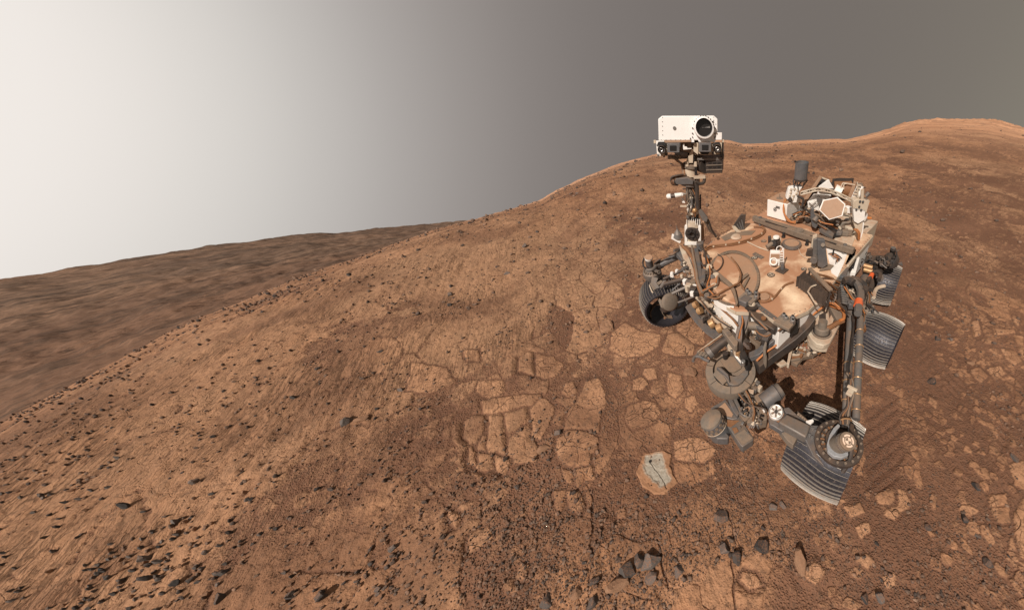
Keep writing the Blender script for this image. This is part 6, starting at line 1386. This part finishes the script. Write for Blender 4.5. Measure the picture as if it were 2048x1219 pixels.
# dusty canister with round ports
a, b_ = D(*Z5(245, 930), .52), D(*Z5(340, 1060), .36); ca_ = (a-b_).normalized()
can2 = MB().cyl(b_, a, .080, n=36).build('canister', M_BG, R, .004); MB().lathe(a-ca_*.002, ca_, [(.079, 0), (.077, .012), (.05, .024), (.001, .028)], 32).build('canister_lid', M_HD, can2)
k_ = MB(); A4, B4, _ = frame(ca_)
for row in (0, 1):
    for i in range(14):
        t = i*.449+row*.22; e = A4*math.cos(t)+B4*math.sin(t); p = a-ca_*(.024+.032*row)+e*.0795; k_.cyl(p, p+e*.004, .012, n=12)
k_.build('canister_ports', M_BR, can2); MB().torus(a-ca_*.075, ca_, .0805, .003, 36, 6).build('canister_band', M_CR, can2)
MB().prism(H(.44, Z5, (310, 960), (345, 1000), (415, 1085), (400, 1112), (300, 1110), (270, 1070)), (0, 0, -.08)).build('canister_mount', M_BG, can2, .006)
# middle block, brown block, grey cylinder
mb_ = MB().prism(H(.56, Z5, (560, 700), (600, 650), (640, 660), (700, 780), (640, 870), (560, 900), (500, 860), (590, 820)), (0, 0, -.10)).build('sampler_block', M_GM, R, .006)
MB().prism(H(.57, Z5, (650, 790), (700, 780), (770, 880), (770, 930), (680, 950), (650, 880)), (0, 0, -.10)).build('sampler_side', M_BR, mb_, .006)
for pts, z, mt in [([(600, 700), (650, 690), (690, 760), (640, 780)], .57, M_HD), ([(560, 820), (640, 780), (660, 820), (590, 870)], .575, M_TAN), ([(510, 880), (560, 850), (620, 900), (560, 950)], .54, M_BR), ([(640, 770), (690, 780), (620, 870), (600, 850)], .585, M_GM), ([(600, 880), (660, 900), (640, 960), (580, 960)], .53, M_HD), ([(690, 760), (720, 770), (760, 850), (740, 860)], .58, M_W), ([(470, 700), (560, 720), (580, 790), (540, 840), (500, 790)], .48, M_BK), ([(440, 700), (470, 700), (540, 850), (520, 870)], .53, M_GM), ([(590, 640), (650, 650), (640, 690), (600, 680)], .60, M_CR)]:
    MB().prism(H(z, Z5, *pts), (0, 0, -.04)).build('sampler_plate', mt, mb_, .003)
for k in range(3): MB().tube([D(*Z5(600+20*k, 1010), .50), D(*Z5(630+18*k, 960), .52), D(*Z5(680, 960+14*k), .52), D(*Z5(690, 1000+8*k), .48)], .006).build('sampler_pipe', M_BG, mb_)
for i in range(22):
    X = 520+((i*61) % 200); Y = 690+((i*43) % 290); q = D(*Z5(X, Y), .58 if Y < 900 else .54); r_ = .006+.007*((i*17) % 7)/7
    (MB().cyl(q-Vector((0, 0, .02)), q+Vector((0, 0, .008)), r_, n=10) if i % 2 else MB().box(q, r_*2.4, r_*1.6, .02)).build('sampler_fitting', (M_SI, M_BK, M_CR, M_GM, M_GO)[i % 5], mb_, .001)
for i, p in enumerate([(655, 570), (680, 600), (640, 610), (700, 640), (660, 650)]): q = D(*Z5(*p), .58); MB().box(q, .035, .03, .05).build('turret_joint', (M_CR, M_GM, M_BR)[i % 3], R, .004)
MB().prism(H(.60, Z5, (645, 705), (740, 650), (785, 690), (775, 720), (680, 770)), (0, 0, -.07)).build('brown_block', M_BR, R, .006)
gcx = MB().cyl(D(*Z5(735, 775), .58), D(*Z5(870, 665), .62), .062, n=36).build('grey_motor', M_BG, R, .003)
a = D(*Z5(862, 672), .618); b_ = D(*Z5(900, 645), .628); MB().cyl(a, b_, .058, .052, 36).build('motor_end', M_GM, gcx, .003); MB().torus(a, b_-a, .060, .003, 36, 6).build('motor_seam', M_BK, gcx)
MB().prism(H(.60, Z5, (735, 760), (770, 760), (765, 810), (735, 815)), (0, 0, -.05)).build('motor_lug', M_BK, gcx, .003)
MB().prism(H(.58, Z5, (690, 760), (730, 770), (770, 850), (750, 860)), (0, 0, -.05)).build('motor_rail', M_GM, gcx, .003)
MB().prism(H(.57, Z5, (860, 770), (885, 765), (940, 830), (900, 820)), (0, 0, -.04)).build('motor_stay', M_BR, gcx, .003)

# ------------------------------------------------------------------ belly pan seen past the arm
bp = MB().prism(H(.86, Z7, (165, 775), (240, 700), (310, 635), (430, 580), (480, 570), (560, 640), (530, 710), (480, 810), (430, 895), (380, 915), (320, 900), (275, 860), (240, 800)), (0, 0, -.05)).build('drill_bay', M_CR, R, .006)
cm = D(*Z7(362, 800), .862); MB().cyl(cm-Vector((0, 0, .002)), cm+Vector((0, 0, .002)), .070, n=40).build('bay_well', M_BK, bp)
MB().ring(cm, (0, 0, 1), .066, .078, .012, 40).build('bay_ring', M_HD, bp, .002)
MB().lathe(cm, (-.15, -.1, 1), [(.056, 0), (.056, .04), (.048, .048), (.034, .048), (.034, .10), (.001, .10)], 32).build('bay_motor', M_HD, bp)
for pts in ([(260, 690), (330, 660), (300, 700), (270, 730)], [(340, 650), (400, 620), (400, 690), (340, 710)], [(420, 610), (470, 600), (430, 680)], [(470, 680), (510, 670), (490, 760), (450, 750)]): hp(Z7, pts, .8635, .004).build('bay_pocket', M_DK, bp)
MB().prism(H(.80, Z7, (240, 800), (275, 860), (320, 900), (380, 915), (430, 895), (415, 935), (350, 935), (290, 915), (245, 870)), (0, 0, -.05)).build('bay_lip', M_CR, bp, .004)
hp(Z7, [(270, 840), (315, 860), (305, 890), (262, 870)], .815, .006).build('lip_panel', M_TAN, bp)
MB().prism(H(.70, Z7, (60, 1070), (80, 1080), (130, 870), (160, 790), (120, 800), (95, 880)), (0, 0, -.05)).build('bay_rail', M_CR, bp, .004)
MB().prism(H(.62, Z7, (130, 820), (250, 850), (300, 930), (380, 940), (280, 1000), (200, 1020), (150, 1080), (90, 1050)), (0, 0, -.04)).build('rack_tray', M_BR, bp, .003)
for i in range(9): t = i/8; MB().bar(D(*Z7(135-8*i*.6, 840+i*26), .64), D(*Z7(290-18*i*.8, 905+i*16), .64), .016, .02).build('tray_slat', (M_CR, M_CB, M_HD)[i % 3], bp, .002)
for i in range(16): q = D(*Z7(120+((i*47) % 170), 850+((i*31) % 170)), .655); MB().box(q, .03, .022, .03).build('tray_part', (M_BK, M_CB, M_CR, M_HD)[i % 4], bp, .003)
q0, q1 = D(*Z9(0, 0), .67), None
Z12 = zf(1560, 640, 13.54)
lp = MB().prism(H(.675, Z12, (520, 560), (800, 700), (770, 800), (500, 660)), (0, 0, -.006)).build('letter_plate', M_HD, bp)
def stroke(mbx, pts): [mbx.bar(D(*Z12(*pts[i]), .6775), D(*Z12(*pts[i+1]), .6775), .006, .003) for i in range(len(pts)-1)]
k_ = MB(); stroke(k_, [(585, 615), (555, 690), (535, 680), (530, 660)]); stroke(k_, [(610, 710), (635, 640), (680, 660), (665, 695), (625, 678)]); stroke(k_, [(720, 680), (700, 745), (745, 765)])
k_.build('red_letters', M_RED, bp)
MB().sphere(D(*Z12(840, 940), .55), .028).build('white_dome', M_W, bp)
MB().tube([D(*Z7(*p), .90) for p in [(550, 700), (500, 720), (430, 760), (390, 760)]], .020).build('bay_hose', M_CB, bp)
MB().tube([D(*Z7(*p), .93) for p in [(430, 560), (500, 590), (550, 620), (555, 680), (520, 700)]], .013).build('bay_hose', M_OC, bp)
MB().prism(H(.90, Z7, (420, 560), (480, 565), (560, 620), (550, 690), (500, 700)), (0, 0, -.05)).build('bay_top', M_HD, bp, .006)
for s_ in range(2): MB().prism(H(.50, Z5, (815+s_*10, 360), (880, 330), (960, 400), (900, 425)), (0, 0, -.03)).build('lower_edge', M_CR, bp, .003) if s_ == 0 else None
# white front wall details under the yoke
for i in range(7): MB().bar(D(*Z9(480+i*55, 690+i*34), .80), D(*Z9(540+i*55, 640+i*40), .86), .010, .012).build('wall_lattice', (M_BR, M_CR)[i % 2], R)
MB().prism(H(.66, Z9, (395, 820), (430, 770), (560, 870), (600, 920), (570, 960), (500, 930)), (0, 0, -.05)).build('white_scoop', M_W, R, .006)
MB().bar(D(*Z9(520, 740), .84), D(*Z9(740, 930), .76), .05, .03).build('dark_rail', M_BR, R, .003)
# copper wiring on the belly edge
for k in range(5): MB().tube([D(*Z7(430+10*k, 545), 1.0), D(*Z7(470+12*k, 560+6*k), .98), D(*Z7(520+8*k, 600), .96)], .008).build('edge_cable', (M_OC, M_CB)[k % 2], R)

# small fittings and wires that crowd the front and sides
_r = random.Random(21)
def clutter(zm, x0, y0, x1, y1, w, n, z, nm, mats, sz=.012):
    for i in range(n):
        t = _r.random(); X = x0+(x1-x0)*t+_r.uniform(-w, w); Y = y0+(y1-y0)*t+_r.uniform(-w, w); q = D(*zm(X, Y), z+_r.uniform(-.02, .03)); a = _r.uniform(.5, 1.5)*sz; k = _r.random(); mt = mats[i % len(mats)]
        ax_ = Vector((_r.uniform(-1, 1), _r.uniform(-1, 1), _r.uniform(0, 1))).normalized()
        if k < .4: MB().cyl(q-ax_*a*1.3, q+ax_*a*1.3, a*.7, n=12).cyl(q-ax_*a*1.6, q-ax_*a*.9, a*.9, n=12).build(nm, mt, R)
        elif k < .8: A_, B_, _ = frame(ax_); MB().obox(q, A_*a*1.4, B_*a*.8, ax_*a*.7).build(nm, mt, R, .002)
        else: MB().tube([q, q+Vector((_r.uniform(-1, 1), _r.uniform(-1, 1), .5))*a*2, q+Vector((_r.uniform(-1, 1), _r.uniform(-1, 1), .0))*a*4], a*.3, 6).build(nm, mt, R)
MX = (M_DK, M_BR, M_BK, M_CR, M_GM, M_CB, M_HD)
clutter(Z4, 640, 250, 900, 640, 30, 46, 1.03, 'side_fitting', MX)
clutter(Z4, 840, 640, 1190, 900, 35, 46, .88, 'rack_fitting', (M_DK, M_CR, M_BK, M_CB, M_HD), .013)
clutter(Z9, 430, 640, 900, 860, 45, 34, .84, 'front_fitting', (M_BR, M_DK, M_BK, M_CR, M_GM), .012)
clutter(Z7, 560, 360, 780, 620, 55, 56, .99, 'pivot_fitting', (M_DK, M_BK, M_GM, M_CR, M_BR, M_HD), .013)
clutter(Z7, 110, 860, 330, 960, 40, 40, .67, 'tray_fitting', (M_BK, M_CB, M_BR, M_CR), .012)
clutter(Z7, 740, 150, 980, 200, 45, 30, .88, 'steering_fitting', (M_DK, M_BK, M_GM), .014)
clutter(Z2, 680, 760, 1280, 900, 60, 60, 1.15, 'rear_fitting', (M_CB, M_BK, M_CR, M_DK, M_SI, M_BR), .012)
clutter(Z5, 540, 690, 700, 940, 60, 50, .57, 'turret_fitting', (M_GM, M_BK, M_BR, M_HD, M_CR), .010)
clutter(Z1, 420, 690, 450, 1000, 40, 26, 1.3, 'mast_fitting', MX, .010) if False else None
for i in range(26):
    q = m1(_r.uniform(395, 490), _r.uniform(670, 1000), _r.uniform(.045, .065)); a = _r.uniform(.007, .013)
    MB().obox(q, RH*a, NV*a*.6, Vector((0, 0, a*_r.uniform(.5, 1.6)))).build('mast_fitting', MX[i % 7], mast, .001)
for i in range(9):
    xs = [_r.uniform(395, 480) for _ in range(3)]; MB().tube([m1(xs[0], 680, .055), m1(xs[1], 800+_r.uniform(-20, 20), .062), m1(xs[2], 940, .060)], .004).build('mast_wire', (M_CB, M_BK, M_BR)[i % 3], mast)
wires = [(Z4, [(700, 120), (760, 250), (800, 380), (830, 520), (870, 620)], 1.08), (Z4, [(880, 150), (920, 260), (930, 380), (900, 500), (960, 600)], 1.12), (Z4, [(860, 560), (940, 520), (1010, 480), (1020, 400)], 1.13), (Z4, [(900, 620), (1000, 640), (1100, 600)], 1.12),
 (Z4, [(820, 640), (900, 760), (1000, 860), (1150, 960)], .93), (Z9, [(380, 300), (420, 480), (380, 640), (340, 800)], 1.02), (Z9, [(560, 320), (640, 420), (760, 520), (880, 640)], 1.06), (Z9, [(650, 640), (740, 720), (860, 760), (960, 700)], .93),
 (Z3, [(1170, 880), (1080, 960), (960, 1060), (860, 1130)], 1.03), (Z3, [(1180, 860), (1110, 920), (1020, 980), (940, 1010)], 1.06), (Z7, [(560, 400), (600, 460), (640, 520), (700, 560), (740, 640)], 1.04), (Z7, [(700, 400), (760, 460), (770, 540), (730, 620), (720, 700)], .92),
 (Z7, [(480, 520), (520, 560), (560, 600), (600, 640)], 1.02), (Z2, [(640, 780), (740, 740), (860, 790), (980, 870), (1120, 900)], 1.2), (Z2, [(700, 820), (820, 810), (920, 880), (1060, 960)], 1.18), (Z5, [(560, 650), (600, 740), (640, 840), (620, 940)], .62), (Z5, [(500, 680), (560, 760), (640, 800), (740, 820)], .62)]
for i, (zm, pts, z) in enumerate(wires):
    for k in range(2): cab(zm, [(x+k*14+_r.uniform(-6, 6), y+k*6+_r.uniform(-6, 6)) for x, y in pts], z+.01*k, .0055, (M_CB, M_DK, M_OC, M_BR)[(i+k) % 4], 'thin_wire')

# ------------------------------------------------------------------ air: pale dust haze round the whole place
mh = bpy.data.materials.new('dusty_air'); mh.use_nodes = True; nt = mh.node_tree; nt.nodes.clear()
o = nt.nodes.new('ShaderNodeOutputMaterial'); pv = nt.nodes.new('ShaderNodeVolumePrincipled'); pv.inputs['Color'].default_value = (.86, .80, .74, 1); pv.inputs['Density'].default_value = .0034; pv.inputs['Anisotropy'].default_value = .2
nt.links.new(pv.outputs[0], o.inputs['Volume'])
zmin = min(min(v.co.z for v in valley.data.vertices), min(v.co.z for v in ground.data.vertices))-1.5
zmax = max(max(v.co.z for v in ground.data.vertices), 2.9)+.6
hz = MB().box((CAM[0], CAM[1], (zmin+zmax)/2), 1300, 1300, zmax-zmin).build('haze', mh); hz['kind'] = 'stuff'; hz['label'] = 'thin pale dust hanging in the air over the valley'; hz['category'] = 'haze'
